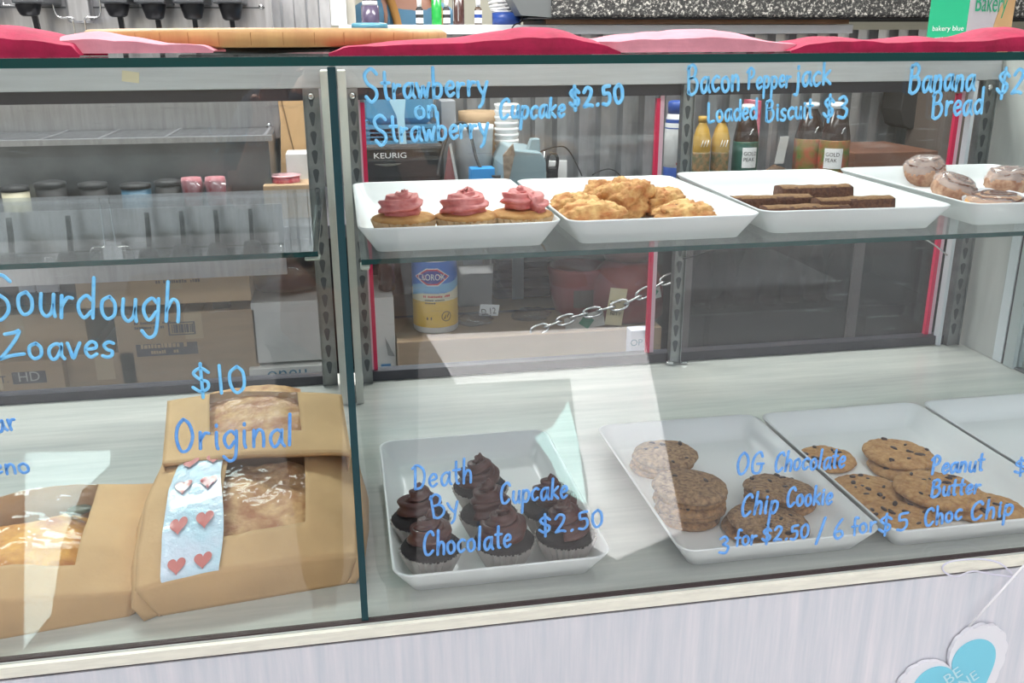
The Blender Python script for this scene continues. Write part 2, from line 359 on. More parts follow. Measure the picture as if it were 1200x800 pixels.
pl = MB().box((X0, YF-.001, .001), (-.0105, YF+.004, TG0-.001)).build('front_pane', M_pane, case, True); lab(pl, 'left front glass pane with blue marker lettering about sourdough loaves')
pr = MB().box((-.0015, YF-.001, .001), (2.2, YF+.004, TG0-.001)).build('front_pane', M_pane, case, True); lab(pr, 'right front glass pane with blue marker lettering')
# glass divider with white half panels
MB().box((-.009, YF+.004, .002), (-.003, YR-.02, TG0-.002)).build('divider_glass', M_shelfglass, case, True)
o = MB().box((-.0095, YF-.0015, .001), (-.0022, YF+.0065, TG0-.001)).build('divider_glass_edge', M_edge_b, case, True); lab(o, 'blue-green front edge of the glass divider')
M_panelw = mat('off_white_panel', (.66, .65, .58), .5, var=.1, vs=20)
MB().box((-.028, 1.515, .001), (-.0105, YR, .555)).build('divider_panel', M_panelw, case, True)
MB().box((-.0018, 1.515, .001), (.011, YR, .555)).build('divider_panel', M_panelw, case, True)
# rear frame
MB().box((X0, YR, .5245), (1.23, YR+.03, .5755)).build('top_rail', M_rail, case, True, bevel=.0015)
MB().box((X0, YR+.004, .505), (-.06, YR+.03, .5243)).build('upper_track', M_track, case, True)
MB().box((.03, YR+.004, .505), (1.19, YR+.03, .5243)).build('upper_track', M_track, case, True)
MB().box((X0, YR+.004, .0005), (-.05, YR+.03, .017)).build('lower_track', M_track, case, True)
MB().box((.02, YR+.004, .0005), (1.195, YR+.03, .019)).build('lower_track', M_track, case, True)
def upright(xa, xb, keys=True, y=YR-.004):
    w_ = xb-xa
    o = MB().box((xa, y, .001), (xb, y+.012, .524)).box((xa, y-.006, .001), (xa+.0012, y, .524)).box((xb-.0012, y-.006, .001), (xb, y, .524)).build('upright', M_upr, case, True)
    mb = MB(); z = .03; cx = (xa+xb)/2
    while z < .51:
        pts = [(cx+.0052*math.cos(a), z+.012+.0052*math.sin(a)) for a in [PI*i/6-.3 for i in range(8)]]+[(cx-.0022, z-.004), (cx, z-.007), (cx+.0022, z-.004)]
        mb.prism(pts, y-.0006, y, 'xz'); z += .0262*1.2
    mb.build('slot', M_slot, o, True)
    MB().lathe([(.006, 0), (.006, -.002), (.003, -.003)], 12, (cx, y, .512), ax='y').build('screw', M_chrome, o, True)
    return o
upright(-.060, -.0335); upright(.012, .030); upright(.600, .622); 
o = upright(1.194, 1.222)
MB().box((1.176, YR-.004, .001), (1.1835, YR+.012, .524)).build('frame_bar', mat('white_bar', (.72, .76, .80), .4), case, True)
mb = MB(); mb.rbox((.592, YR-.016, .001), (.606, YR-.004, .009), .003); mb.rbox((.622, YR-.016, .001), (.636, YR-.004, .006), .003); mb.build('stop', M_chrome, case, True)
def slide(xa, xb, y, edges):
    g = MB().box((xa, y, .018), (xb, y+.004, .506)).build('sliding_door', M_slide, case, True)
    for (a, b) in edges:
        MB().box((a, y-.003, .019), (b, y+.006, .50)).build('edge_strip', M_red, g, True)['label'] = 'raspberry red plastic edge strip'
        MB().box((a-.006 if a < .3 else b, y-.002, .019), (a if a < .3 else b+.008, y+.005, .506)).build('edge_channel', M_pinkedge, g, True)
    return g
slide(.028, .566, YR+.016, [(.0335, .0405), (.5585, .5655)])
slide(.56, 1.176, YR+.022, [(1.160, 1.168)])
slide(X0, -.061, YR+.016, [])
# right end: laminated end panel, posts and side glass
MB().box((1.232, 1.522, .001), (1.246, YR+.03, .5755)).build('end_panel', mat('grey_laminate', (.55, .56, .54), .5, var=.1, vs=5, vscale=(9, 9, 1)), case, True)
M_post = mat('white_post', (.72, .77, .80), .4)
MB().box((1.232, 1.497, .001), (1.248, 1.5215, .5755)).build('end_post', M_post, case, True)
MB().box((1.234, 1.488, .001), (1.246, 1.497, .5755)).build('end_gap', M_track, case, True)
MB().box((1.230, 1.462, .001), (1.25, 1.488, .5755)).build('end_post', mat('grey_green_post', (.50, .56, .56), .4), case, True)
MB().box((1.238, YF+.006, .002), (1.243, 1.462, .5755)).build('side_glass', M_shelfglass, case, True)
MB().box((1.234, YF+.006, .0005), (1.247, 1.462, .004)).build('side_track', M_upr, case, True)
# interior return wall right of the case
MB().box((1.9, YF+.03, .0), (1.92, YR+.03, .5755)).build('side_board', mat('grey_green_board', (.22, .30, .28), .5), case, True)
MB().box((1.25, YR+.01, .0), (1.9, YR+.03, .5755)).build('rear_board', mat('dark_green_board', (.14, .20, .19), .5), case, True)

def shelf(label, xa, xb, ya, zt):
    t = thing('glass_shelf', label, 'shelf', ((xa+xb)/2, YR-.03, zt-.007))
    MB().box((xa, ya+.002, zt-.006), (xb, YR-.022, zt)).build('glass_sheet', M_shelfglass, t, True)
    o = MB().box((xa, ya, zt-.006), (xb, ya+.002, zt)).build('glass_edge', M_edge, t, True); lab(o, 'teal front edge of the glass shelf')
    return t
ZSL, ZSR = .362, .350
shelf('empty glass shelf on the left above the sourdough bags', X0+.02, -.036, 1.10, ZSL)
shelf('glass shelf on the right carrying the row of white pastry trays', .014, 1.224, 1.098, ZSR)
def bracket(x, ya, z, yend=YR-.01, name='shelf_bracket'):
    o = MB().prism([(yend, z-.040), (yend, z-.0068), (ya, z-.0068), (ya, z-.014), (yend-.12, z-.020)], x-.0015, x+.0015, 'yz').build(name, M_upr, case, True)
    return o
bracket(-.046, 1.12, ZSL); bracket(.0235, 1.12, ZSR); bracket(.611, 1.2, ZSR); bracket(1.205, 1.12, ZSR)
M_clip = mat('cloudy_clip', (.50, .52, .45), .4)
MB().rbox((-.052, 1.094, ZSL-.0095), (-.034, 1.12, ZSL-.0068), .002).build('clip', M_clip, case, True)
MB().rbox((.0125, 1.09, ZSR-.011), (.0235, 1.12, ZSR-.0068), .002).build('clip', M_clip, case, True)

# ------------------------------------------------------------------ handwriting on the front glass
GL = {
'a': (10, '9,8 6,10 2,8 1,4 3,0 6,1 9,7;9,10 9,3 11,0'), 'b': (9, '1,19 1,9 1,0;1,7 4,10 8,8 8,3 5,0 1,1'), 'c': (8, '8,9 5,10 1,7 1,3 4,0 8,2'),
'd': (10, '8,8 5,10 1,7 1,3 4,0 8,3;9,19 9,8 9,0'), 'e': (8, '1,5 7,6 7,9 4,10 1,7 1,3 4,0 8,2'), 'f': (6, '7,17 4,18 3,14 3,0;0,9 6,9'),
'g': (10, '8,8 5,10 1,7 1,3 4,0 8,4;9,10 9,2 8,-6 4,-8 0,-5'), 'h': (9, '1,19 1,9 1,0;1,5 4,10 7,9 8,5 8,0'), 'i': (4, '2,10 2,3 3,0;2,13 2,14'),
'j': (5, '4,10 4,1 3,-6 0,-6;4,13 4,15'), 'k': (9, '1,18 1,8 1,0;8,10 2,5 5,3 9,0'), 'l': (4, '2,18 2,8 2,0'),
'n': (9, '1,10 1,5 1,0;1,5 4,10 7,9 8,5 8,0'), 'o': (9, '5,10 1,8 1,3 4,0 8,2 8,7 5,10'), 'p': (9, '1,10 1,0 1,-9;1,7 4,10 8,8 8,3 5,0 1,2'),
'r': (7, '1,10 1,5 1,0;1,5 4,9 7,9'), 's': (7, '7,9 4,10 1,8 3,5 6,4 6,1 3,0 0,1'), 't': (7, '3,17 3,8 4,1 6,0;0,11 7,11'),
'u': (9, '1,10 1,3 4,0 7,2 8,6;8,10 8,4 9,0'), 'v': (8, '0,10 2,5 4,0 6,5 8,10'), 'w': (12, '0,10 2,4 3,0 5,5 6,8 7,4 9,0 10,5 12,10'), 'y': (9, '0,10 2,5 5,1;9,10 6,2 4,-5 1,-8'),
'B': (12, '1,18 1,9 1,0;0,16 5,19 9,16 7,11 2,10;2,10 8,10 11,6 9,1 4,-1 1,1'), 'C': (12, '11,15 8,18 3,15 1,8 3,1 7,0 11,3'), 'D': (13, '2,18 2,9 2,0;-1,16 4,18 10,14 11,7 8,1 2,0'),
'G': (13, '11,14 8,18 3,15 1,8 3,1 8,0 11,3 11,8;6,8 13,8'), 'L': (10, '1,18 1,8 1,2 3,0 9,1'), 'O': (13, '6,18 2,14 1,7 4,0 9,1 12,8 10,15 6,18'),
'P': (11, '2,18 2,9 2,0;-1,15 4,19 9,16 8,11 3,9'), 'S': (13, '12,16 7,19 1,16 3,11 10,7 11,2 6,-2 1,2'), 'Z': (14, '2,16 8,17 11,18 9,13 4,6 -1,0;-1,0 6,2 14,3'),
'R': (11, '1,18 1,0'), '$': (10, '9,13 5,16 1,13 4,9 8,7 8,3 4,1 0,4;5,19 5,8 5,-3'), '0': (9, '5,17 1,13 1,5 4,0 8,4 8,13 5,17'), '1': (4, '2,18 2,8 2,0'),
'2': (10, '1,13 4,17 8,15 7,9 1,0;1,0 6,1 9,0'), '3': (9, '1,15 5,17 8,13 4,9;4,9 9,6 7,0 1,1'), '5': (9, '8,17 2,16 2,10;2,10 7,10 8,4 5,0 1,1'), '6': (9, '6,18 2,11 1,4 4,0 8,3 6,7 2,6'),
'.': (3, '1,0 2,1'), '/': (7, '6,20 4,10 1,-4'), ' ': (6, ''), ',': (3, '2,2 0,-3')}
def write(mb, s_, x0, y0, x1, y1, xh, th=5.0, slant=.0, asc=1.0):
    """one word between two baseline pixels, unprojected onto the glass plane"""
    adv = sum(GL[c][0]+3 for c in s_)-3
    base0, base1 = PY(x0, y0, YF-.0012), PY(x1, y1, YF-.0012)
    d = base1-base0; L_ = d.length; ex = d.normalized(); ez = Vector((-ex.z, 0, ex.x))
    mpp = L_/math.hypot(x1-x0, y1-y0); sx = L_/adv; sz = xh*mpp/10; cur = 0
    for c in s_:
        wd, st = GL[c]; jx, jy = random.uniform(-.4, .4), random.uniform(-.6, .6)
        for q in st.split(';'):
            if not q: continue
            pts = [tuple(float(k) for k in p.split(',')) for p in q.split()]
            P3 = []
            for (x, z) in pts:
                zz = z if z <= 10 else 10+(z-10)*asc
                P3.append(base0+ex*((cur+x+jx)*sx+slant*zz*sz)+ez*((zz+jy)*sz))
            mb.ribbon(catmull(P3, 5), th*.9*mpp, .0004)
        cur += wd+3
def inscription(lines, parent, label, m_):
    for l in lines:
        mb = MB(); write(mb, *l); o = mb.build('lettering', m_, parent, True); lab(o, label)
inscription([('Strawberry', 428, 116, 571, 112, 16, 4.6, 0, 1.25), ('on', 486, 138, 512, 137, 13, 4.2), ('Strawberry', 440, 167, 572, 160, 15, 4.4, 0, 1.2), ('Cupcake', 585, 139, 661, 137, 13, 4.4, .1, .8)], pr, 'pale blue handwriting: Strawberry on Strawberry Cupcake', M_marker)
inscription([('$2.50', 668, 126, 730, 121, 12, 5)], pr, 'pale blue handwritten price $2.50 near the top of the glass', M_marker)
inscription([('Bacon', 806, 110, 866, 106, 16, 4, 0, 1), ('Pepper', 876, 104, 926, 102, 12, 3.4, 0, .9), ('jack', 931, 102, 973, 99, 14, 3.8), ('Loaded', 829, 143, 887, 139, 12, 3.6, 0, .9), ('Biscuit', 897, 142, 952, 138, 12, 3.6, 0, .9), ('$3', 965, 138, 992, 137, 13, 4)], pr, 'pale blue handwriting: Bacon Pepper jack Loaded Biscuit $3', M_marker)
inscription([('Banana', 1065, 107, 1141, 105, 15, 4.2, 0, 1), ('Bread', 1092, 137, 1151, 132, 14, 4, 0, 1)], pr, 'pale blue handwriting: Banana Bread', M_marker)
inscription([('$2.', 1167, 110, 1206, 110, 14, 4.2)], pr, 'pale blue handwritten price beginning $2 at the right edge', M_marker)
inscription([('Sourdough', -14, 368, 210, 378, 29, 5.2, .05, .9), ('Zoaves', 2, 421, 132, 418, 20, 5.2, .1, 1.0)], pl, 'pale blue handwriting: Sourdough Loaves', M_marker)
inscription([('$10', 226, 462, 289, 459, 20, 4.6)], pl, 'pale blue handwritten price $10', M_marker)
inscription([('Original', 206, 528, 343, 522, 22, 4.6, .05, 1.1)], pl, 'pale blue handwriting: Original', M_inkthin)
inscription([('ar', -4, 507, 20, 502, 14, 4.4), ('eno', -8, 556, 35, 553, 13, 4.2)], pl, 'pale blue handwriting cut by the left edge, ending ar and eno', M_inkthin)
inscription([('Death', 484, 574, 553, 564, 16, 3.6, .1, 1.1), ('By', 507, 607, 538, 601, 15, 3.6, 0, 1.1), ('Chocolate', 496, 651, 598, 641, 16, 4, .05, 1.1), ('Cupcake', 586, 590, 664, 583, 15, 3.8, .05, .9), ('$2.50', 632, 626, 706, 617, 13, 3.8)], pr, 'blue handwriting: Death By Chocolate Cupcake $2.50', M_inkthin)
inscription([('OG', 862, 555, 893, 554, 14, 3.6), ('Chocolate', 907, 553, 989, 547, 13, 3.6, .05, .9), ('Chip', 868, 605, 910, 600, 15, 4, .1, .9), ('Cookie', 921, 594, 974, 590, 13, 4, 0, .9)], pr, 'blue handwriting: OG Chocolate Chip Cookie', M_inkthin)
inscription([('3', 842, 648, 853, 647, 12, 3.8), ('for', 861, 639, 886, 637, 11, 3.6), ('$2.50', 893, 635, 947, 630, 10, 3.8), ('/', 955, 632, 968, 630, 13, 4.2), ('6', 976, 632, 988, 631, 13, 3.8), ('for', 998, 627, 1026, 622, 12, 3.6), ('$5', 1030, 624, 1063, 620, 12, 3.8)], pr, 'blue handwriting: 3 for $2.50 / 6 for $5', M_inkthin)
inscription([('Peanut', 1091, 556, 1151, 551, 11, 4, 0, 1), ('Butter', 1091, 581, 1147, 577, 10, 4, 0, 1), ('Choc', 1083, 616, 1126, 608, 12, 4, 0, .9), ('Chip', 1137, 609, 1186, 603, 12, 4, 0, .9)], pr, 'blue handwriting: Peanut Butter Choc Chip', M_inkthin)
inscription([('$', 1189, 556, 1203, 553, 10, 3.6)], pr, 'blue handwritten dollar sign at the right edge', M_inkthin)
a = PY(153, 90, YF-.0015)
MB().box((a.x-.007, a.y-.0003, a.z-.0045), (a.x+.007, a.y+.0001, a.z+.0045), 0, Matrix.Rotation(math.radians(8), 3, 'Y')).build('tape_scrap', mat('yellowed_tape', (.55, .52, .33), .5), pl, True)
a = PY(121, 150, YF-.0015)

# ------------------------------------------------------------------ trays
def make_tray(w_, d_, h=.035, m_=M_white, flare=.022):
    rr = .022; t = .003
    prof = [(flare+.004, 0), (flare, .001), (flare*.55, h*.45), (.001, h-.003), (0, h-.001), (.001, h), (t+.001, h-.0012), (flare*.55+t, h*.45), (flare+t, .0045), (flare+t+.006, .003)]
    mb = MB(); rings = []
    for k, z in prof:
        rings.append([(x, y, z) for x, y in rrect(w_-2*k, d_-2*k, max(rr-k*.5, .006), 6)])
    mb.loft(rings, True, True, 0); return mb
def tray(label, xa, xb, ya, yb, z, rz=0, group='white melamine pastry trays', h=.035):
    t = thing('serving_tray', label, 'tray', ((xa+xb)/2, (ya+yb)/2, z), rz, group)
    make_tray(xb-xa, yb-ya, h).build('tray_body', M_white, t); return t
tray('white tray on the glass shelf holding three pink-frosted cupcakes', .012, .266, 1.112, 1.498, ZSR)
tray('white tray on the glass shelf holding golden scones', .272, .532, 1.110, 1.482, ZSR)
tray('white tray on the glass shelf holding dark banana bread slabs', .545, .820, 1.122, 1.506, ZSR, math.radians(-2))
tray('white tray on the glass shelf holding glazed cinnamon rolls, partly past the right edge', .846, 1.150, 1.122, 1.506, ZSR, math.radians(-1))
tray('white tray on the deck holding seven chocolate cupcakes', .027, .280, .900, 1.273, .0005)
tray('white tray on the deck holding stacked brown chocolate chip cookies', .358, .617, .893, 1.270, .0005)
tray('white tray on the deck holding golden peanut butter cookies', .6235, .897, .889, 1.268, .0005)
tray('empty-looking white tray at the far right end of the deck', .904, 1.18, .889, 1.268, .0005)

# ------------------------------------------------------------------ cupcakes
def cup_wrapper(rb, rt, h, n=26):
    mb = MB(); rings = []
    for z, r_, k in ((0, rb*.9, 0), (.0006, rb, .2), (h*.5, (rb+rt)/2, .7), (h, rt, 1), (h, rt-.001, 1), (h*.6, (rb+rt)/2-.0015, .6)):
        rings.append([((r_+(.0021*k if j % 2 else -.0021*k))*math.cos(2*PI*j/(2*n)), (r_+(.0021*k if j % 2 else -.0021*k))*math.sin(2*PI*j/(2*n)), z) for j in range(2*n)])
    return mb.loft(rings, True, False, 0, smooth=False)
def swirl(r0, z0, h, turns, tr, lobes=7, seed=0, wob=.0015, tip=True):
    rnd = random.Random(seed); mb = MB(); N = int(34*turns); rings = []; K = lobes*4
    for i in range(N+1):
        t = i/N; a = 2*PI*turns*t+seed; rad = r0*(1-t)**.9; rt = tr*(1-.58*t)
        c = Vector((rad*math.cos(a), rad*math.sin(a), z0+h*(t**1.05)))
        ta = Vector((-math.sin(a), math.cos(a), .25)).normalized(); n1 = Vector((math.cos(a), math.sin(a), 0)); n2 = ta.cross(n1)
        c += Vector((noise.noise((t*9, seed, 0)), noise.noise((t*9, 3, seed)), noise.noise((t*7, seed, 5))*.7))*wob
        row = []
        for j in range(K):
            b = 2*PI*j/K; k = 1+.26*math.cos(lobes*b+a*1.2); row.append(c+(n1*math.cos(b)+n2*math.sin(b))*rt*k)
        rings.append(row)
    mb.loft(rings, True, True)
    # core that fills the centre of the swirl
    mb.lathe([(r0*1.0, z0-.003), (r0*.9, z0+h*.25), (r0*.5, z0+h*.65), (.003, z0+h*.95)], 20)
    if tip: mb.lathe([(tr*.42, z0+h*.97), (tr*.3, z0+h*1.08), (tr*.08, z0+h*1.25)], 8)
    return mb
def dome(r, z0, h, n=28, seed=0, amp=.0012):
    prof = [(r, z0), (r*1.02, z0+h*.25), (r*.92, z0+h*.6), (r*.6, z0+h*.9), (r*.05, z0+h)]
    mb = MB().lathe(prof, n)
    for p in mb.v: p += Vector((noise.noise(p*90+Vector((seed, 0, 0))), noise.noise(p*90+Vector((0, seed, 9))), noise.noise(p*80)))*amp
    return mb
def cupcake(label, loc, kind, group, seed, rz=0):
    t = thing('cupcake', label, 'cupcake', loc, rz, group)
    if kind == 'choc':
        cup_wrapper(.0205, .0360, .037).build('paper_cup', M_wrap_w, t); dome(.0348, .035, .012, seed=seed).build('cake', M_chcake, t)
        swirl(.0160, .047, .031, 2.35, .0140, 6, seed, .003).build('frosting', M_choc, t)
    else:
        cup_wrapper(.029, .0405, .033).build('paper_cup', M_wrap_t, t); dome(.0395, .032, .008, seed=seed).build('cake', M_vcake, t)
        swirl(.0185, .045, .018, 2.2, .0140, 7, seed, .006, False).build('frosting', M_pinkf, t)
    return t
ch = [((493, 608), 'chocolate cupcake at the left end of the back row of the deck tray'), ((563, 571), 'chocolate cupcake farthest back in the deck tray, in the middle'), ((573, 603), 'chocolate cupcake in the centre of the deck tray, in front of the farthest one'),
      ((645, 597), 'chocolate cupcake at the right in the back row of the deck tray'), ((506, 656), 'chocolate cupcake at the front left corner of the deck tray'), ((591, 647), 'chocolate cupcake in the middle of the front row of the deck tray'), ((668, 637), 'chocolate cupcake at the front right corner of the deck tray')]
for i, (p, l) in enumerate(ch):
    q2_ = PZ(p[0], p[1], .040); cupcake(l, (min(q2_.x*max(q2_.y, .9475)/q2_.y, .234), max(q2_.y, .9475), .0042), 'choc', 'chocolate cupcakes in silver paper cups', i*1.7+.5)
for i, (p, l) in enumerate([((474, 267), 'pink-frosted cupcake at the left of the three on the shelf'), ((547, 263), 'pink-frosted cupcake in the middle of the three, with the tallest frosting peak'), ((611, 260), 'pink-frosted cupcake at the right of the three on the shelf')]):
    q = PZ(p[0], p[1]-4, ZSR+.036); cupcake(l, (q.x*1.162/q.y, 1.162, ZSR+.0036), 'pink', 'pink strawberry cupcakes on the shelf', i*2.1+1)

# ------------------------------------------------------------------ lumpy baked goods
def lump(rx, ry, rz_, seed, amp=.12, fr=2.6, n=26, flat=.25, sq=2.3):
    mb = MB(); rings = []
    for i in range(1, n//2):
        ph = PI*i/(n//2)-PI/2; row = []
        for j in range(n):
            th = 2*PI*j/n; c, s_ = math.cos(th), math.sin(th)
            k = (abs(c)**sq+abs(s_)**sq)**(-1/sq); cp = abs(math.cos(ph))**.7
            d = Vector((c*k*cp, s_*k*cp, math.sin(ph)))
            q = d*fr+Vector((seed*3.1, seed, 0)); e = 1+amp*noise.noise(q)+amp*.55*noise.noise(q*2.7)+amp*.35*noise.noise(q*6.3)+(amp*.25*noise.noise(q*13) if n > 30 else 0)
            z = d.z*rz_*e
            row.append(Vector((d.x*rx*e, d.y*ry*e, max(z, -rz_*(1-flat))+rz_*(1-flat))))
        rings.append(row)
    return mb.loft(rings, True, True)
def cookie_mesh(r, th, seed, n=48):
    mb = MB(); rings = []
    for rr, z in ((.02, 0), (.75, 0), (.95, th*.12), (1.0, th*.4), (.965, th*.72), (.88, th*.90), (.78, th*.97), (.66, th*1.02), (.54, th*1.04), (.42, th*1.05), (.3, th*1.05), (.18, th*1.05), (.03, th*1.03)):
        row = []
        for j in range(n):
            a = 2*PI*j/n; q = Vector((math.cos(a), math.sin(a), seed)); e = 1+.045*noise.noise(q*1.6)+.025*noise.noise(q*5)
            x, y = r*rr*e*math.cos(a), r*rr*e*math.sin(a); zz = z+(th*.16*noise.noise(Vector((x*60, y*60, seed*5)))+th*.12*noise.noise(Vector((x*190, y*190, seed*3))) if z > th*.3 else 0)
            row.append((x, y, zz))
        rings.append(row)
    return mb.loft(rings, True, True)
def cookie(label, loc, r, th, m_, seed, group, rot=(0, 0, 0), chips=7, chip_big=.0045):
    t = thing('cookie', label, 'cookie', loc, 0, group); t.rotation_euler = rot
    cookie_mesh(r, th, seed).build('cookie_body', m_, t)
    rnd = random.Random(int(seed*31)); mb = MB()
    for k in range(chips):
        a = rnd.uniform(0, 2*PI); d = r*math.sqrt(rnd.uniform(.02, .72)); s_ = rnd.uniform(.5, 1)*chip_big
        c = Vector((d*math.cos(a), d*math.sin(a), th*1.0-s_*.15)); e = rnd.uniform(0, PI); ln = rnd.uniform(1.0, 2.0)
        l_ = lump(s_*ln, s_*.8, s_*.5, k+seed, n=8); R_ = Matrix.Rotation(e, 3, 'Z'); mb.add([R_ @ p+c for p in l_.v], l_.f)
    if chips: mb.build('chocolate_chips', M_chip, t)['kind'] = 'stuff'
    return t
# brown cookies in the middle tray
G1 = 'brown chocolate chip cookies in the middle deck tray'
names = ['bottom cookie', 'second cookie from the bottom', 'third cookie from the bottom', 'fourth cookie from the bottom', 'topmost sugar-dusted cookie']
b0 = PZ(806, 603, .006)
for k in range(5):
    cookie(names[k]+' of the tall front left stack in the middle tray', (b0.x+[-.002, .004, 0, .003, 0][k], b0.y+[0, .003, -.002, .003, -.001][k], .0036+k*.0098), [.044, .046, .047, .047, .049][k], .0105, M_cookie_s if k == 4 else M_cookie, 3+k*1.3, G1, (random.uniform(-.03, .03), random.uniform(-.03, .03), k), 2)
b1 = PZ(785, 563, .006)
for k in range(3):
    cookie(names[k]+' of the low back stack in the middle tray', (b1.x+.003*k, b1.y+.045-.003*k, .0036+k*.0098), [.044, .045, .047][k], .0105, M_cookie_s if k == 2 else M_cookie, 13+k*1.3, G1, (0, 0, k))
b2 = PZ(898, 622, .006); b2.y = max(b2.y, .965)
cookie('bottom cookie under the front right pile in the middle tray', (b2.x-.004, b2.y+.004, .0036), .050, .011, M_cookie, 21, G1)
cookie('broad cookie at the front of the right pile in the middle tray', (b2.x+.002, b2.y, .0140), .051, .011, M_cookie_s, 22, G1, (.05, .05, 1))
b3 = PZ(925, 603, .006)
cookie('lower cookie at the back of the right pile in the middle tray', (b3.x+.004, b3.y+.036, .0036), .047, .0105, M_cookie, 23, G1)
cookie('second cookie at the back of the right pile in the middle tray', (b3.x+.001, b3.y+.036, .0138), .046, .0105, M_cookie, 24, G1)
cookie('upper cookie leaning on the right pile in the middle tray, under the word Chip', (b3.x-.004, b3.y+.026, .0262), .048, .0105, M_cookie_s, 25, G1, (.12, .05, 2))
G2 = 'golden chocolate chip cookies in the right deck tray'
L2 = [((968, 536), .042, .0036, (0, 0, 0), 'golden cookie at the back left of the right deck tray'),
      ((1100, 585), .046, .0036, (0, 0, 1), 'golden cookie hidden under the large one by the word Peanut'),
      ((1055, 545), .046, .0036, (0, 0, 1), 'golden cookie under the back one in the right deck tray'),
      ((1012, 573), .048, .0036, (0, 0, 1), 'golden cookie at the middle left of the right deck tray'),
      ((1053, 530), .051, .0150, (.03, 0, 1), 'golden cookie at the very back of the right deck tray with dark chunks'),
      ((1060, 612), .047, .0036, (0, 0, 2), 'golden cookie at the front left of the right deck tray'),
      ((1168, 602), .048, .0036, (0, 0, 2), 'golden cookie at the front right of the right deck tray'),
      ((1100, 572), .058, .0160, (.04, -.02, 2), 'large golden cookie lying on top, by the word Peanut')]
for i, (p, r_, z, ro, l) in enumerate(L2):
    q = PZ(p[0], p[1], z+.008); cookie(l, (max(q.x, .645+r_*.8), max(q.y, .918+r_*.95), z), r_, .0115, M_cookie2, 31+i*1.7, G2, ro, 11, .0046)
# scones
G3 = 'golden scones in the shelf tray'
SC = [((676, 250), (.036, .034, .021), .3, 'golden scone at the left of the scone tray'), ((698, 259), (.044, .030, .020), 0, 'browned scone at the front left of the scone tray'),
      ((736, 246), (.046, .036, .030), .6, 'tallest scone with dark bits in the middle of the scone tray'), ((778, 244), (.038, .034, .022), 1.2, 'scone at the back right of the scone tray'),
      ((806, 256), (.042, .026, .018), .05, 'low golden scone at the front right of the scone tray'), ((716, 238), (.04, .034, .024), .2, 'scone at the back of the scone tray')]
for i, (p, s_, rz, l) in enumerate(SC):
    q = PZ(p[0], p[1], ZSR+.014); t = thing('scone', l, 'scone', (q.x, q.y+.012, ZSR+.0036), rz, G3)
    lump(*s_, i+2, .26, 2.4, 56).build('scone_body', M_scone, t)
    mb = MB(); rnd = random.Random(i)
    for k in range(9):
        a = rnd.uniform(0, 6.28); d = rnd.uniform(.2, .7); z = s_[2]*1.75*math.sqrt(max(.05, 1-d*d))*.9; e = lump(.0028, .002, .0018, k, n=8)
        mb.add([p_+Vector((s_[0]*d*math.cos(a), s_[1]*d*math.sin(a), z)) for p_ in e.v], e.f)
    mb.build('browned_bits', M_bits, t)['kind'] = 'stuff'
# banana bread slabs
def slab(label, px, py, lx, ly, lz, rz, seed):
    q = PZ(px, py, ZSR+.0036+lz); t = thing('banana_bread_slice', label, 'bread', (q.x, q.y, ZSR+.0036), rz, 'banana bread slices')
    mb = MB(); nx, nz = 22, 5; rings = []
    for i in range(nx+1):
        x = -lx/2+lx*i/nx; row = []; e = 1-.0*abs(i/nx-.5)
        for (y, z) in ((-ly/2, 0), (-ly/2, lz*.5), (-ly/2+.002, lz*.93), (-ly*.25, lz), (0, lz*1.03), (ly*.25, lz), (ly/2-.002, lz*.93), (ly/2, lz*.5), (ly/2, 0)):
            d = Vector((noise.noise((x*70, y*70+seed, z*70)), noise.noise((x*80, seed, z*80)), noise.noise((x*60, y*60, seed))))*.0016
            row.append(Vector((x, y*e, z))+(d if z > 0 else Vector((d.x, d.y, 0))))
        rings.append(row)
    mb.loft(rings, True, True, 0)
    k = 0
    for fi, f in enumerate(mb.f):
        c = sum((mb.v[i] for i in f), Vector())/len(f)
        if c.z > lz*.95: mb.mi[fi] = 1
    mb.build('bread_slab', [M_bread, M_crumb], t); return t
slab('banana bread slice at the back of its tray', 954, 217, .118, .036, .026, -.03, 1)
slab('banana bread slice at the left, its end nearest the scones', 903, 229, .118, .034, .026, -.06, 2)
slab('long banana bread slice at the right of its tray', 1000, 231, .118, .032, .027, .03, 3)
slab('banana bread slice at the very front of its tray', 944, 240, .126, .034, .020, -.02, 4)
# cinnamon rolls
def roll(label, px, py, r, h, m_, seed, rz=0, tilt=(0, 0), dz=0):
    q = PZ(px, py, ZSR+.018+dz); t = thing('cinnamon_roll', label, 'pastry', (q.x, q.y, ZSR+.0042+dz), rz, 'glazed rolls in the right shelf tray'); t.rotation_euler = (tilt[0], tilt[1], rz)
    L_ = lump(r, r*.92, h/1.75, seed, .09, 2.0, 56, .25, 2.2); L_.build('roll_body', m_, t)
    bvh = BVHTree.FromPolygons([tuple(v) for v in L_.v], L_.f)
    pts = []
    for i in range(110):
        u = i/109; a = u*2.9*2*PI; rr = .003+u*(r*.86); hit = bvh.ray_cast(Vector((rr*math.cos(a), rr*math.sin(a)*.92, 1)), Vector((0, 0, -1)))
        if hit[0]: pts.append(hit[0]+Vector((0, 0, .0003)))
    MB().tube(pts, .0024, 6).build('cinnamon_swirl', M_cinn, t)
    mx_ = max(v.z for v in L_.v); top = [f for f in L_.f if len(f) == 4 and min(L_.v[k].z for k in f) > mx_*(.50+.22*noise.noise(L_.v[f[0]]*70+Vector((seed, 0, 0))))]+[L_.f[-1]]
    G_ = MB().add([v*1.035+Vector((0, 0, .0010)) for v in L_.v], top); G_.build('glaze', M_ice, t); return t
roll('cinnamon roll at the back left of the roll tray', 1082, 206, .036, .048, M_roll, 1, 0, (.1, -.1))
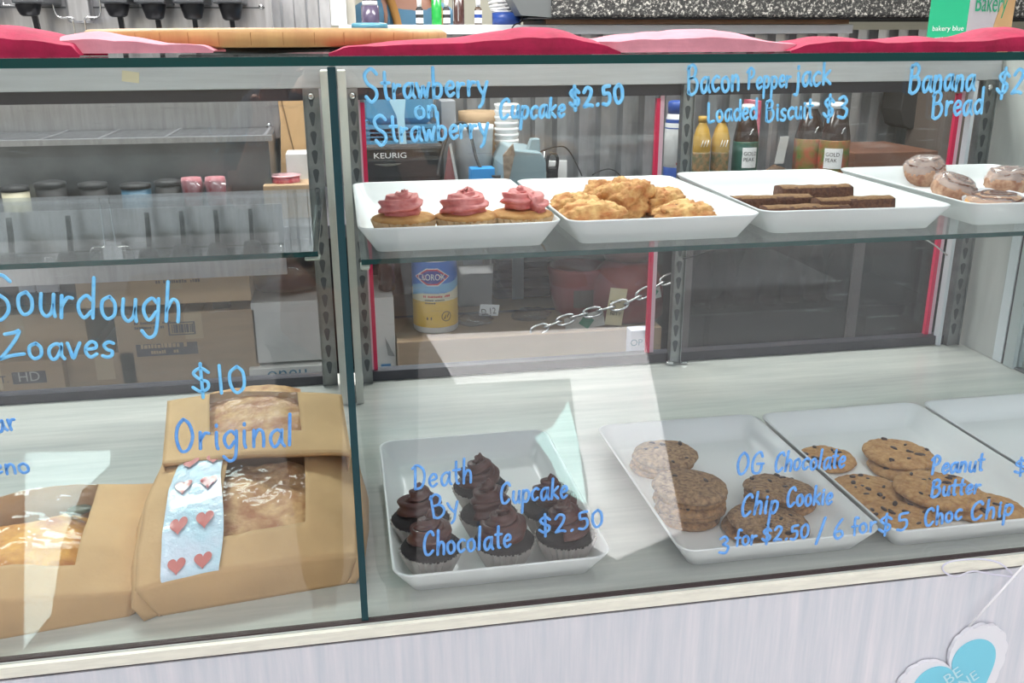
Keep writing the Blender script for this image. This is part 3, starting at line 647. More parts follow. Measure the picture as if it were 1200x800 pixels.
roll('cinnamon roll in the middle with a clear dark spiral, leaning forward', 1112, 224, .037, .040, M_roll, 2, 1, (.35, .0))
roll('cinnamon roll at the right edge, in the back row', 1180, 216, .036, .042, M_roll, 3, .5)
roll('orange-gold glazed bun at the front of the roll tray', 1166, 237, .042, .028, M_rollo, 4, .2)
mb = MB(); q = PZ(1172, 240, ZSR+.004)
rings = []
for k_, z in ((1.0, .0125), (.9, .0), (.3, .0)):
    rings.append([(q.x+.055*k_*math.cos(a), q.y+.02+.06*k_*math.sin(a), ZSR+.0038+z*(1+.5*noise.noise((math.cos(a)*4, math.sin(a)*4, 1)))) for a in [2*PI*j/40 for j in range(40)]])
o = mb.loft(rings, False, True, 0, False).build('wax_paper', mat('white_wax_paper', (.8, .79, .82), .5), None, True, loc=(q.x, q.y+.02, ZSR+.004)); tag(o, 'crumpled white wax paper under the orange-gold bun', 'paper')

# ------------------------------------------------------------------ bread bags
def pillow_bag(name, label, rows, win, m_film, loafm, seed, flap=None, wing=None):
    """rows: list of (left px,py, right px,py, z) from front foot to back; sides fall to the deck"""
    base = PZ((rows[0][0]+rows[0][2])/2, (rows[0][1]+rows[0][3])/2, 0)
    t = thing('bread_bag', label, 'bag', (base.x, base.y+.1, .0006))
    off = Vector(t.location)
    def pt(v, u):     # v along rows 0..1, u across 0..1
        s_ = v*(len(rows)-1); i = min(int(s_), len(rows)-2); f = s_-i
        A, B_ = rows[i], rows[i+1]
        def lr(r): return PZ(r[0], r[1], r[4]), PZ(r[2], r[3], r[4]*r[5])
        a0, a1 = lr(A); b0_, b1_ = lr(B_)
        L_ = a0.lerp(b0_, f); R_ = a1.lerp(b1_, f); p = L_.lerp(R_, u)
        dm = 4*u*(1-u); zc = p.z
        p = Vector((p.x, p.y, zc+.020*dm*min(1, v*2.2)*(1-.2*v)))
        k = Vector((p.x*9, p.y*9, seed)); p += Vector((0, 0, .0075*noise.noise(k)+.0035*abs(noise.noise(k*3.1)))) * min(1, v*4)
        return p
    NU, NV = 44, 50
    body = MB(); film = MB()
    grid = [[pt(j/NV, i/NU) for i in range(NU+1)] for j in range(NV+1)]
    vs = [p for r in grid for p in r]
    fb, ff = [], []
    for j in range(NV):
        for i in range(NU):
            u, v = (i+.5)/NU, (j+.5)/NV
            q = (j*(NU+1)+i, j*(NU+1)+i+1, (j+1)*(NU+1)+i+1, (j+1)*(NU+1)+i)
            (ff if any(a <= u <= b and c <= v <= d for a, b, c, d in win) else fb).append(q)
    body.add(vs, fb); film.add([p+Vector((0, 0, .0008)) for p in vs], ff)
    # sides and back drop down to the deck
    def skirt(line, out):
        n = len(line); mbv = list(line)+[Vector((p.x+out[0]*p.z*.25-out[0]*.004, p.y+out[1]*p.z*.2, max(.001, p.z*.5))) for p in line]+[Vector((p.x-out[0]*p.z*.12, p.y-out[1]*p.z*.1, .0012)) for p in line]
        body.add(mbv, [(i, i+1, n+i+1, n+i) for i in range(n-1)]+[(n+i, n+i+1, 2*n+i+1, 2*n+i) for i in range(n-1)])
    skirt([r[0] for r in grid], (-1, 0)); skirt([r[-1] for r in grid], (1, 0)); skirt(grid[-1], (0, 1))
    o = body.build('paper_bag', M_kraft, t, True); so_ = o.modifiers.new('s', 'SOLIDIFY'); so_.thickness = .0006
    fo = film.build('window_film', m_film, t, True); lab(fo, 'clear cellophane window')
    return t, pt
# right hand bag (Original)
bag2, pt2 = pillow_bag('bread_bag', 'brown paper bag holding the original sourdough loaf, beside the glass divider',
    [(186, 722, 408, 684, 0.0, 1), (158, 692, 419, 652, .040, .9), (160, 640, 420, 600, .066, .85), (170, 590, 417, 560, .083, .85), (184, 558, 410, 532, .092, .85), (196, 530, 404, 510, .096, .9)],
    [(.36, .76, .34, .99)], M_film, M_crust, 2.0)
def lerp_pt(pt, u, v, dz): p = pt(v, u); return Vector((p.x, p.y, p.z+dz))
def loaf(pt, us, vs_, dz, m_, seed, label, parent, name='loaf'):
    N = 26; rows_ = []
    for j in range(N+1):
        row = []
        for i in range(N+1):
            u = us[0]+(us[1]-us[0])*i/N; v = vs_[0]+(vs_[1]-vs_[0])*j/N
            p = pt(min(v, 1), u); a = (2*i/N-1); b = (2*j/N-1); e = max(0, 1-a**4)*max(0, 1-b**4)
            p = Vector((p.x, p.y, max(.006, p.z*e**.35+dz+.008*noise.noise((p.x*22, p.y*22, seed))+.003*noise.noise((p.x*70, p.y*70, seed)))))
            row.append(p)
        rows_.append(row)
    mb = MB(); mb.loft([[p for p in r] for r in rows_], False, False, 0, True, closed=False)
    c = Vector((sum(p.x for r in rows_ for p in r), sum(p.y for r in rows_ for p in r), 0))/((N+1)**2); c.z = .006
    # underside
    mb.loft([[Vector((p.x, p.y, .005)) for p in r] for r in reversed(rows_)], False, False, 0, True, closed=False)
    o = mb.build(name, m_, None, True, loc=(c.x, c.y, c.z)); tag(o, label, 'bread'); return o
loaf(pt2, (.22, .9), (.22, .97), -.017, M_crust, 4, 'browned sourdough loaf inside the right paper bag', bag2)
# folded-over top of the right bag
def quad_patch(pts4, z4, nu, nv, bulge, seed, lift=.0):
    P4 = [PZ(p[0], p[1], z) for p, z in zip(pts4, z4)]   # front-left, front-right, back-right, back-left
    g = []
    for j in range(nv+1):
        v = j/nv; a = P4[0].lerp(P4[3], v); b = P4[1].lerp(P4[2], v); row = []
        for i in range(nu+1):
            u = i/nu; p = a.lerp(b, u); p = p+Vector((0, 0, bulge*4*u*(1-u)*(.4+.6*math.sin(PI*v*.8))+.004*noise.noise((p.x*14, p.y*14, seed))+lift)); row.append(p)
        g.append(row)
    return g
g = quad_patch([(190, 543), (411, 532), (400, 462), (196, 470)], (.106, .104, .125, .112), 40, 20, .014, 5)
body = MB(); film = MB(); vs = [p for r in g for p in r]; fb = []; ff = []
for j in range(20):
    for i in range(40):
        u, v = (i+.5)/40, (j+.5)/20; q = (j*41+i, j*41+i+1, (j+1)*41+i+1, (j+1)*41+i)
        (ff if .26 < u < .76 and v > .28 else fb).append(q)
body.add(vs, fb); film.add(vs, ff)
back = g[-1]; n = len(back); dn = [Vector((p.x, p.y+.02, p.z*.55)) for p in back]+[Vector((p.x, p.y+.01, .06)) for p in back]
body.add(list(back)+dn, [(i, i+1, n+i+1, n+i) for i in range(n-1)]+[(n+i, n+i+1, 2*n+i+1, 2*n+i) for i in range(n-1)])
fr_ = g[0]; body.add(list(fr_)+[Vector((p.x, p.y+.004, p.z-.007)) for p in fr_], [(i, n+i, n+i+1, i+1) for i in range(n-1)])
for sd, sg in ((0, -1), (-1, 1)):
    ln = [r[sd] for r in g]; k = len(ln); body.add(ln+[Vector((p.x-sg*.006, p.y+.006, p.z-.035)) for p in ln], [(i, i+1, k+i+1, k+i) for i in range(k-1)])
o = body.build('folded_top', M_kraft, bag2, True); lab(o, 'bag top folded over towards the front'); o.modifiers.new('s', 'SOLIDIFY').thickness = .0006
film.build('window_film', M_film, bag2, True)
mb = MB(); gg = quad_patch([(236, 522), (356, 516), (352, 452), (243, 458)], (.098, .098, .122, .112), 18, 12, .012, 8)
mb.add([p-Vector((0, 0, .004+.002*noise.noise(p*60))) for r in gg for p in r], [(j*19+i, j*19+i+1, (j+1)*19+i+1, (j+1)*19+i) for j in range(12) for i in range(18)])
o = mb.build('loaf_end', M_crust, bag2, True); lab(o, 'golden loaf end behind the film of the folded top')
# bright reflection with hearts, modelled as a coloured strip on the right bag
M_reflstrip = mat('pale_reflection_strip', (.52, .78, .90), .16, col2=(.72, .80, .93), vs=18, bmp=.9, bs=30, bd=.006, coat=.6)  # pale blue of the reflected brightness put into the strip colour
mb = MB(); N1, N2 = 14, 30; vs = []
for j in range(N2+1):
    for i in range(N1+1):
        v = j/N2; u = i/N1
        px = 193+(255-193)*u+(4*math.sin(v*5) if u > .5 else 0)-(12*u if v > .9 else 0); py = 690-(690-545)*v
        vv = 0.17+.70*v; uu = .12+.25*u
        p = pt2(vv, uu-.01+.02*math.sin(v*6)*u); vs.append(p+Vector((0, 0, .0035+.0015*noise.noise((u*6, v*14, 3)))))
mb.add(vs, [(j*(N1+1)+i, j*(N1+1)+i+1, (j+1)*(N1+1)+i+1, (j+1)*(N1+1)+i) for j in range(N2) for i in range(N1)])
def heart2d(s_=1, n=28):
    return [(s_*.0625*16*math.sin(a)**3/1.0*1.0, s_*.0625*(13*math.cos(a)-5*math.cos(2*a)-2*math.cos(3*a)-math.cos(4*a))) for a in [2*PI*i/n for i in range(n)]]
refl_strip = mb.build('heart_reflection_strip', M_reflstrip, bag2, True); lab(refl_strip, 'pale strip with red hearts standing in for a bright reflection in the front glass')
M_hr = mat('red_heart', (.42, .02, .03), .3, coat=.5); M_hp = mat('pink_heart', (.66, .20, .18), .3, coat=.5)
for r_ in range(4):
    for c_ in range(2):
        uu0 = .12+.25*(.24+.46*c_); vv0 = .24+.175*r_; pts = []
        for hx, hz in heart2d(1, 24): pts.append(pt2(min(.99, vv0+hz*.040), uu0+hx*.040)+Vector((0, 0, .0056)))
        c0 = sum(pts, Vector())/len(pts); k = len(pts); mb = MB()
        mb.add([c0]+pts, [(0, 1+i, 1+(i+1) % k) for i in range(k)]); mb.build('heart_motif', M_hr if (r_, c_) == (2, 1) else M_hp, refl_strip, True)
# left hand bag
bag1, pt1 = pillow_bag('bread_bag', 'brown paper bag holding the cheddar loaf, cut by the left edge of the view',
    [(-150, 775, 152, 722, 0.0, 1), (-165, 745, 158, 694, .034, .8), (-150, 690, 168, 640, .058, .8), (-120, 640, 176, 598, .070, .8), (-100, 610, 182, 568, .078, .75)],
    [(.10, .74, .40, .99)], M_film, M_crust2, 6.0)
loaf(pt1, (.08, .86), (.3, .97), -.018, M_crust2, 9, 'orange-gold cheddar loaf with a dark pepper slice inside the left paper bag', bag1)
mb = MB(); p = pt1(.82, .69); l_ = lump(.014, .011, .004, 2, n=16); mb.add([q_+p+Vector((0, 0, -.012)) for q_ in l_.v], l_.f)
mb.build('pepper_slice', mat('dark_green_pepper', (.06, .07, .03), .4), bag1, True)
# creases shine
# ------------------------------------------------------------------ things on the glass top
def felt(name, label, xa, xb, m_, humps, y0=.885, y1=.99, seed=0, z0=TG1):
    mb = MB(); N = 60; M_ = 12; top = []
    for j in range(M_+1):
        for i in range(N+1):
            x = xa+(xb-xa)*i/N; v = j/M_; y = y0+(y1-y0)*v+.004*noise.noise((x*10, seed, 0))
            h = .004+sum(a*math.exp(-((x-c)/w_)**2) for c, w_, a in humps)*math.sin(PI*min(1, v*.8+.15))*.9
            taper = min(1, (i/N)*18, (1-i/N)*18); h = .002+h*taper+.0025*abs(noise.noise((x*26, v*3, seed)))*taper
            top.append(Vector((x, y, z0+h+.0004)))
    mb.add(top, [(j*(N+1)+i, j*(N+1)+i+1, (j+1)*(N+1)+i+1, (j+1)*(N+1)+i) for j in range(M_) for i in range(N)])
    fr = [top[i] for i in range(N+1)]; mb.add(fr+[Vector((p.x, p.y, z0+.0004)) for p in fr], [(i, N+1+i, N+2+i, i+1) for i in range(N)])
    bk = [top[M_*(N+1)+i] for i in range(N+1)]; mb.add(bk+[Vector((p.x, p.y, z0+.0004)) for p in bk], [(i+1, N+2+i, N+1+i, i) for i in range(N)])
    o = mb.build(name, m_, None, True, loc=((xa+xb)/2, (y0+y1)/2, z0)); return tag(o, label, 'cloth', 'felt cloths along the glass top')
X = lambda px, Y=.9: PY(px, 60, Y).x
felt('felt_cloth', 'raspberry red felt cloth at the far left on the glass top', X(-60), X(98), M_felt_r, [(X(20), .06, .014), (X(-40), .06, .012)], seed=1)
felt('felt_cloth', 'pale pink felt cloth on the left with the wooden board on it', X(45), X(250), M_felt_p, [(X(100), .05, .013)], .90, 1.0, seed=2, z0=TG1+.003)
felt('felt_cloth', 'raspberry red felt cloth in the middle, right of the wooden board', X(385), X(722), M_felt_r, [(X(620), .055, .018), (X(500), .06, .008), (X(665), .03, .006)], seed=3)
felt('felt_cloth', 'pale pink felt cloth right of the middle on the glass top', X(672, .93), X(935, .93), M_felt_p, [(X(780), .08, .013), (X(860), .05, .010)], .905, 1.03, seed=4, z0=TG1+.001)
felt('felt_cloth', 'raspberry red felt cloth at the far right on the glass top', X(920), X(1235), M_felt_r, [(X(980), .04, .010), (X(1190), .05, .020), (X(1080), .05, .009)], seed=5)
q = PY(352, 40, 1.35); 
o = MB().lathe([(.01, 0), (.05, .0), (.055, .014), (.01, .022)], 24).build('pink_felt_ball', M_felt_p, None, loc=(q.x, 1.36, TG1)); o.name = 'felt_cushion'; tag(o, 'small pale pink felt pad behind the wooden board', 'cloth')
# wooden board
q = PY(320, 55, 1.13); bd = thing('serving_board', 'round wooden butcher block board lying on the glass top', 'board', (q.x, 1.125, TG1+.0075))
MB().lathe([(.19, 0), (.196, .002), (.196, .0135), (.190, .0175), (.02, .0175)], 64).build('board_body', M_board, bd)
mb = MB()
for k in range(22):
    a = math.radians(200+k*8.5); x, y = .1962*math.cos(a), .1962*math.sin(a); R_ = Matrix.Rotation(a, 3, 'Z')
    mb.add([R_ @ Vector(p) for p in ((.1962, -.0003, .002), (.1966, -.0003, .0135), (.1966, .0003, .0135), (.1962, .0003, .002))], [(0, 1, 2, 3)], 0, False)
mb.build('glue_line', mat('glue_line_brown', (.40, .18, .06), .6), bd)['kind'] = 'stuff'
MB().tube([(.1, 0, -.0035), (0, .1, -.0035), (-.1, 0, -.0035), (0, -.1, -.0035)], .0034, 8, closed=True).build('rubber_foot', M_blackm, bd)
# bakery carton
bx = PY(1138, 48, 1.35)
M_green = mat('green_carton', (.01, .42, .20), .5); M_cpink = mat('pale_pinkish_carton', (.70, .62, .64), .5); M_peach = mat('peach_print', (.78, .45, .20), .5)
ct = thing('bakery_carton', 'tall white bakery carton with a green side standing on the glass top', 'box', (bx.x, 1.38, TG1+.0005), math.radians(30))
MB().box((-.045, -.03, 0), (.11, .03, .20)).build('carton_body', M_cpink, ct)
MB().box((-.0462, -.030, 0), (-.0452, .030, .20)).build('green_side', M_green, ct)
mb = MB(); text_mb('bakery blue', .0105, mb, (-.0468, .022, .024), (0, -1, 0), (0, 0, 1)); text_mb(9, .004, mb, (-.0468, .018, .012), (0, -1, 0), (0, 0, 1)); mb.build('lettering', M_wink, ct)
mb = MB(); text_mb('Bakery', .040, mb, (-.030, -.0305, .052), (1, 0, 0), (0, 0, 1)); mb.build('lettering', M_green, ct)
mb = MB(); pts = [(.11, .0), (.11, .10)]+[(.11-.085*math.sin(a), .10-.10*(1-math.cos(a))*1.0) for a in [PI/2*i/10 for i in range(1, 11)]]
mb.prism([(.11, .001), (.11, .085)]+[(.11-.07*math.sin(PI/2*i/8), .001+.084*math.cos(PI/2*i/8)) for i in range(1, 9)], -.0308, -.0304, 'xz'); mb.build('peach_print', M_peach, ct)
mb = MB()
for a, b in (((-.036, .006), (-.028, .009)), ((-.036, .012), (-.028, .015)), ((-.036, .018), (-.028, .021)), ((-.030, .006), (-.027, .021)), ((-.037, .012), (-.034, .021)), ((-.024, .003), (-.005, .0042))): mb.box((a[0], -.0308, a[1]), (b[0], -.0304, b[1]))
mb.build('emblem', mat('dark_green_ink', (.05, .2, .12), .5), ct)

# ------------------------------------------------------------------ heart ornament on the front panel
HY = YF-.016
hc = PY(1122, 796, HY); hs = .040
hr = thing('heart_ornament', 'white scalloped wooden heart with pale blue centre hanging on the front panel', 'ornament', (hc.x, HY, hc.z))
ang = math.radians(34)
def rot2(p): return (p[0]*math.cos(ang)-p[1]*math.sin(ang), p[0]*math.sin(ang)+p[1]*math.cos(ang))
def heart_round(s_, n=96, scal=0):
    pts = heart2d(s_, n); out = []
    for i, p in enumerate(pts):
        k = 1+(scal*abs(math.sin(PI*i/n*30))); out.append(rot2((p[0]*k, p[1]*k)))
    return out
MB().prism(heart_round(.078, 180, .035), -.0015, .0035, 'xz').build('heart_plate', mat('white_painted_wood', (.80, .79, .82), .5), hr)
MB().prism(heart_round(.060, 90, 0), -.0026, -.0016, 'xz').build('blue_heart', mat('pale_blue_paint', (.20, .62, .76), .5), hr)
mb = MB(); axv = (math.cos(ang), 0, math.sin(ang)); upv = (-math.sin(ang), 0, math.cos(ang))
c1 = rot2((-.016, .006)); c2 = rot2((-.026, -.014))
text_mb('BE', .024, mb, (c1[0], -.0030, c1[1]), axv, upv); text_mb('MINE', .022, mb, (c2[0], -.0030, c2[1]), axv, upv)
mb.build('lettering', mat('pale_cyan_ink', (.55, .80, .86), .5), hr)
e0 = PY(1135, 734, HY-.003); e1 = PY(1206, 655, HY-.001)
off = Vector(hr.location)
MB().tube([e0-off, (e0+e1)/2-off+Vector((0, 0, -.001)), e1-off], .0013, 8).build('cord', mat('white_cord', (.85, .84, .85), .7), hr)
MB().tube(catmull([PY(x, y, HY+.0005)-off for x, y in ((1190, 676), (1165, 673), (1140, 669), (1122, 675), (1108, 671), (1105, 663), (1118, 657), (1150, 655), (1172, 660), (1186, 672))], 5), .0011, 6).build('cord_loop', mat('lilac_cord', (.72, .70, .80), .7), hr)
#KITCHEN#
# ------------------------------------------------------------------ kitchen behind the case
def fr(x0, y0, x1, y1, Y):       # front rectangle at depth Y read from the photograph
    a = PY(x0, y1, Y); b = PY(x1, y0, Y); return a.x, b.x, a.z, b.z
CT = .168; CY0 = 2.3; UB = -.42
M_ctop = mat('dark_counter_laminate', (.10, .10, .11), .35, var=.2, vs=9)
cn = thing('back_counter', 'long dark back counter with an open shelf underneath, behind the case', 'counter', (.4, CY0, FL))
MB().box((-1.9, CY0, CT-.035), (3.2, 2.95, CT)).build('worktop', M_ctop, cn, True, bevel=.003)
MB().box((-1.9, CY0-.006, .05), (PY(332, 260, CY0).x, CY0-.0005, .225)).build('steel_apron', M_steel, cn, True)
MB().box((-1.9, CY0+.05, UB-.03), (3.2, 2.95, UB)).build('under_shelf', mat('dark_wood_shelf', (.10, .07, .05), .7, var=.2, vs=5), cn, True)
for x in (-1.85, -.35, 1.0, 3.1):
    MB().box((x, CY0+.08, FL), (x+.04, CY0+.12, CT-.035)).build('leg', M_blackm, cn, True)
MB().box((-1.9, 2.9, FL), (3.2, 2.94, CT-.035)).build('back_board', mat('dark_board', (.055, .045, .045), .7), cn, True)

# soda dispenser
YS = 2.72
sx1 = PY(312, 20, YS).x; sx0 = -1.75
zt = .80; zg = PY(100, 152, YS).z
sd = thing('soda_dispenser', 'stainless steel soda dispenser with black nozzles over a grilled drip tray', 'drink dispenser', ((sx0+sx1)/2, 2.6, CT))
MB().box((sx0, YS, zg-.03), (sx1, 2.93, zt)).build('steel_body', M_steel, sd, True)
for y in (10, 104):
    z = PY(290, y, YS).z; MB().box((sx0, YS-.0015, z), (sx1, YS, z+.004)).build('seam', M_steel_d, sd, True)
MB().box((sx1, YS-.03, zg-.03), (sx1+.018, YS, zt)).build('side_flange', M_steel, sd, True)
for x, y in ((306, 8), (315, 147)):
    p = PY(x, y, YS-.002); MB().lathe([(.007, 0), (.006, -.004), (.002, -.005)], 12, tuple(p), ax='y').build('bolt', M_chrome, sd, True)
mb = MB(); z0 = PY(100, 200, 2.43).z
mb.box((sx0, 2.43, CT+.012), (sx1, YS, zg-.012)); o = mb.build('drip_tray', M_steel_d, sd, True); lab(o, 'dark stainless drip tray base')
MB().box((sx0, 2.425, zg-.0115), (sx1+.01, 2.45, zg+.002)).build('tray_lip', M_steel, sd, True)
mb = MB()
for k in range(13): mb.box((sx0, 2.455+k*.02, zg-.010), (sx1, 2.461+k*.02, zg-.002))
for px in (60, 125, 200, 312): q = PY(px, 160, 2.58); mb.box((q.x, 2.452, zg-.009), (q.x+.008, YS, zg-.0005))
mb.build('grille', M_steel, sd, True)['kind'] = 'stuff'
for (bx0, bx1, nx, tip, lx) in ((14, 52, 33, 19, 46), (118, 149, 137, 20, 143), (157, 193, 180, 23, 188), (203, 239, 225, 23, 230), (249, 284, 270, 24, 273), (-60, -25, -42, 20, -30)):
    yn = YS-.12; a = PY(bx0, 4, yn-.04); b = PY(bx1, 4, yn-.04)
    body = MB().box((a.x, yn-.045, a.z), (b.x, YS, a.z+.08)).build('valve_body', mat('grey_black_valve', (.09, .095, .10), .4), sd, True, bevel=.004)
    c = PY(nx, 5, yn); zb = PY(nx, tip, yn).z
    MB().lathe([(.016, zb), (.022, zb+.004), (.030, c.z-.004), (.030, c.z+.01)], 20, (c.x, yn, 0)).build('nozzle', M_black, body, True)
    e = PY(lx, 52, yn+.055)
    MB().prism([(yn+.03, c.z), (yn+.045, c.z), (yn+.065, e.z+.03), (yn+.070, e.z-.02), (yn+.060, e.z-.02), (yn+.052, e.z+.03)], c.x+(e.x-c.x)*.5-.006, c.x+(e.x-c.x)*.5+.006, 'yz').build('lever', M_black, body, True)
def clipw(px, py, s_):
    p = PY(px, py, YS-.05)
    cl = MB().rbox((p.x-.03*s_, YS-.07, p.z-.01), (p.x+.03*s_, YS-.03, p.z+.10), .008).build('latch_plate', M_steel, sd, True)
    mb = MB()
    for sg in (-1, 1):
        mb.tube(catmull([(p.x+sg*.012*s_, YS-.075, p.z-.13), (p.x+sg*.014*s_, YS-.075, p.z-.02), (p.x+sg*.018*s_, YS-.075, p.z+.002), (p.x+sg*.05*s_, YS-.075, p.z+.006), (p.x+sg*.055*s_, YS-.075, p.z+.05), (p.x+sg*.028*s_, YS-.075, p.z+.07)], 5), .0022, 6)
    mb.build('wire_bail', M_chrome, cl, True)['kind'] = 'stuff'
clipw(95, 22, 1.0)
p = PY(11, 6, YS-.04); MB().tube([(p.x-.012, YS-.04, p.z+.04), (p.x-.014, YS-.04, p.z), (p.x+.012, YS-.04, p.z), (p.x+.012, YS-.04, p.z+.04)], .0022, 6, closed=True).build('wire_loop', M_chrome, sd, True)

# on the counter, left
def simple_box(name, label, cat, px0, py0, px1, py1, Y, depth, m_, ztop=None, zbase=None, group=None, rz=0, extra=None):
    x0_, x1_, z0_, z1_ = fr(px0, py0, px1, py1, Y)
    if zbase is not None: z0_ = zbase
    t = thing(name, label, cat, ((x0_+x1_)/2, Y, z0_), rz, group)
    b = MB().box((x0_, Y, z0_), (x1_, Y+depth, z1_)).build('carton_body', m_, t, True, bevel=.002)
    if extra:
        for (nm, u0, v0, u1, v1, mm) in extra:
            q = MB().box((x0_+(x1_-x0_)*u0, Y-.0012, z0_+(z1_-z0_)*v0), (x0_+(x1_-x0_)*u1, Y-.0002, z0_+(z1_-z0_)*v1)).build(nm, mm, t, True)
    return t, (x0_, x1_, z0_, z1_)
simple_box('cardboard_box', 'low cardboard box on the counter right of the soda dispenser', 'box', 310, 216, 364, 240, 2.40, .22, M_card_l, zbase=CT+.001)
t, r_ = simple_box('paper_carton', 'small white carton on the low cardboard box', 'box', 337, 180, 362, 216, 2.50, .1, M_card_w)
zb = PY(330, 216, 2.40).z
Object_z = zb
# kraft bag behind
x0_, x1_, z0_, z1_ = fr(330, 110, 362, 180, 2.66)
t = thing('kraft_bag', 'tall open kraft paper bag right of the soda dispenser', 'bag', ((x0_+x1_)/2, 2.70, CT+.001))
MB().prism([(x0_-.012, CT+.001), (x1_+.01, CT+.001), (x1_+.004, (z0_+z1_)/2), (x1_+.012, z1_), (x0_, z1_+.01), (x0_+.004, (z0_+z1_)/2)], 2.66, 2.76, 'xz').build('bag_body', M_kraft, t, True)
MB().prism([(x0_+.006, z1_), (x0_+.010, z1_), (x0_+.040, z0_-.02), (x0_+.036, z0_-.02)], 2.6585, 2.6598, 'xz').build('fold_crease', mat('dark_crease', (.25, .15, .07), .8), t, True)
p = PY(334, 216, 2.45)
rb = thing('ribbon_roll', 'red and white printed ribbon roll lying on the low cardboard box', 'ribbon', (p.x, 2.46, p.z))
MB().lathe([(.018, 0), (.038, 0), (.038, .020), (.018, .020)], 32, (0, 0, .0015)).build('ribbon_band', mat('red_ribbon', (.55, .03, .06), .5, col2=(.7, .25, .28), vs=90), rb)
MB().lathe([(.012, 0), (.042, 0), (.042, .0012), (.012, .0012)], 32, (0, 0, 0)).lathe([(.012, 0), (.042, 0), (.042, .0012), (.012, .0012)], 32, (0, 0, .0218)).build('spool_rim', mat('pinkish_rim', (.7, .4, .42), .5), rb)
# plastic wrapped red packs
M_clear = glass('clear_plastic', (.90, .90, .92), 1.6, rough=.08)
for i, (px, lbl) in enumerate(((226, 'left bundle of red party cups wrapped in clear film under the dispenser'), (254, 'right bundle of red party cups wrapped in clear film under the dispenser'))):
    p = PY(px, 232, 2.36); t = thing('wrapped_pack', lbl, 'cups', (p.x, 2.365, CT+.001), 0, 'red packs under the dispenser')
    t.scale = (1.05, 1, 1.75); lump(.040, .035, .038, i+3, .15, 2, 20).build('film_wrap', M_clear, t)
    mb = MB().lathe([(.018, .012), (.024, .060), (.022, .066)], 20); mb.build('red_cup', mat('dull_red_paper', (.42, .07, .09), .6, col2=(.6, .35, .38), vs=60), t)
for i, (px, h, r_, lbl) in enumerate(((18, .052, .030, 'pale short stack of lids at the far left of the back counter'), (60, .060, .034, 'dark canister at the far left of the back counter'), (110, .055, .032, 'second dark canister from the left on the back counter'), (160, .050, .034, 'blue canister below the drip tray on the back counter'), (198, .056, .03, 'dark canister beside the red wrapped cups'))):
    p = PY(px, 230, 2.36); t = thing('canister', lbl, 'canister', (p.x, 2.365, CT+.001), 0, 'canisters under the dispenser')
    m_ = [mat('pale_lids', (.6, .55, .4), .5), M_blackm, M_blackm, mat('petrol_blue', (.05, .13, .20), .4), M_blackm][i]
    h += .057; MB().lathe([(r_*.92, 0), (r_, .004), (r_, h*.88)], 24).build('can_body', m_, t); MB().lathe([(r_*1.04, h*.88), (r_*1.04, h*.97), (r_*.6, h)], 24).build('lid', M_blackm, t)

# on the counter, middle
def bottle(name, label, cat, px, base_y, top_y, wpx, Y, prof, mats_, parts, group=None, zbase=CT+.001):
    p = PY(px, base_y, Y); top = PY(px, top_y, Y).z; rad = (PY(px+wpx/2, base_y, Y).x-PY(px-wpx/2, base_y, Y).x)/2
    z0_ = zbase if zbase is not None else p.z
    t = thing(name, label, cat, (p.x, Y, z0_), 0, group); H_ = top-z0_
    for nm, a, m_ in parts:
        MB().lathe([(r_*rad, z*H_) for r_, z in a], 26).build(nm, m_, t)
    return t, rad, H_
# coffee maker
x0_, x1_, z0_, z1_ = fr(425, 168, 520, 250, 2.50)
cm = thing('coffee_maker', 'black pod coffee maker with a blue water reservoir on top', 'coffee maker', ((x0_+x1_)/2, 2.52, CT+.001))
MB().rbox((x0_, 2.50, CT+.001), (x1_, 2.75, z1_), .012).build('body', M_black, cm, True)
MB().box((x0_+.012, 2.4965, z1_-.012), (x1_-.006, 2.4995, z1_-.006)).build('trim_line', M_steel_d, cm, True)
kx, kz = PY(436, 188, 2.495).x, PY(436, 186, 2.495).z
mb = MB(); text_mb('KEURIG', .0205, mb, (kx+.004, 2.4985, kz), sx=1.25); mb.build('lettering', M_wink, cm, True)
p = PY(455, 194, 2.495); MB().prism([(p.x-.035+.07*i/12, p.z+.004-.006*math.sin(PI*i/12)) for i in range(13)]+[(p.x+.035-.07*i/12, p.z+.005) for i in range(13)], 2.497, 2.4992, 'xz').build('silver_arc', M_chrome, cm, True)
M_bluep = mat('translucent_blue_plastic', (.10, .30, .48), .25, coat=.3)
xr0, xr1, zr0, zr1 = fr(426, 118, 512, 168, 2.52)
MB().rbox((xr0, 2.52, z1_), (xr1, 2.70, zr0+.045), .02).rbox((xr0+.01, 2.53, zr0+.045), (xr1-.006, 2.69, zr1+.04), .03).build('reservoir', M_bluep, cm, True)
mb = MB()
for k in range(4): mb.rbox((xr0-.002, 2.515, z1_+.005+k*.011), (xr1+.002, 2.705, z1_+.010+k*.011), .02)
mb.build('reservoir_rib', M_bluep, cm, True)['kind'] = 'stuff'
# ladle-like white scoop in front of the reservoir
p = PY(466, 118, 2.505)
MB().prism([(p.x-.026, p.z+.01), (p.x+.022, p.z+.01), (p.x+.016, p.z-.04), (p.x+.020, p.z-.125), (p.x+.002, p.z-.125), (p.x-.004, p.z-.04)], 2.508, 2.512, 'xz').build('pale_scoop', mat('pale_cyan_plastic', (.45, .72, .85), .3), cm, True)
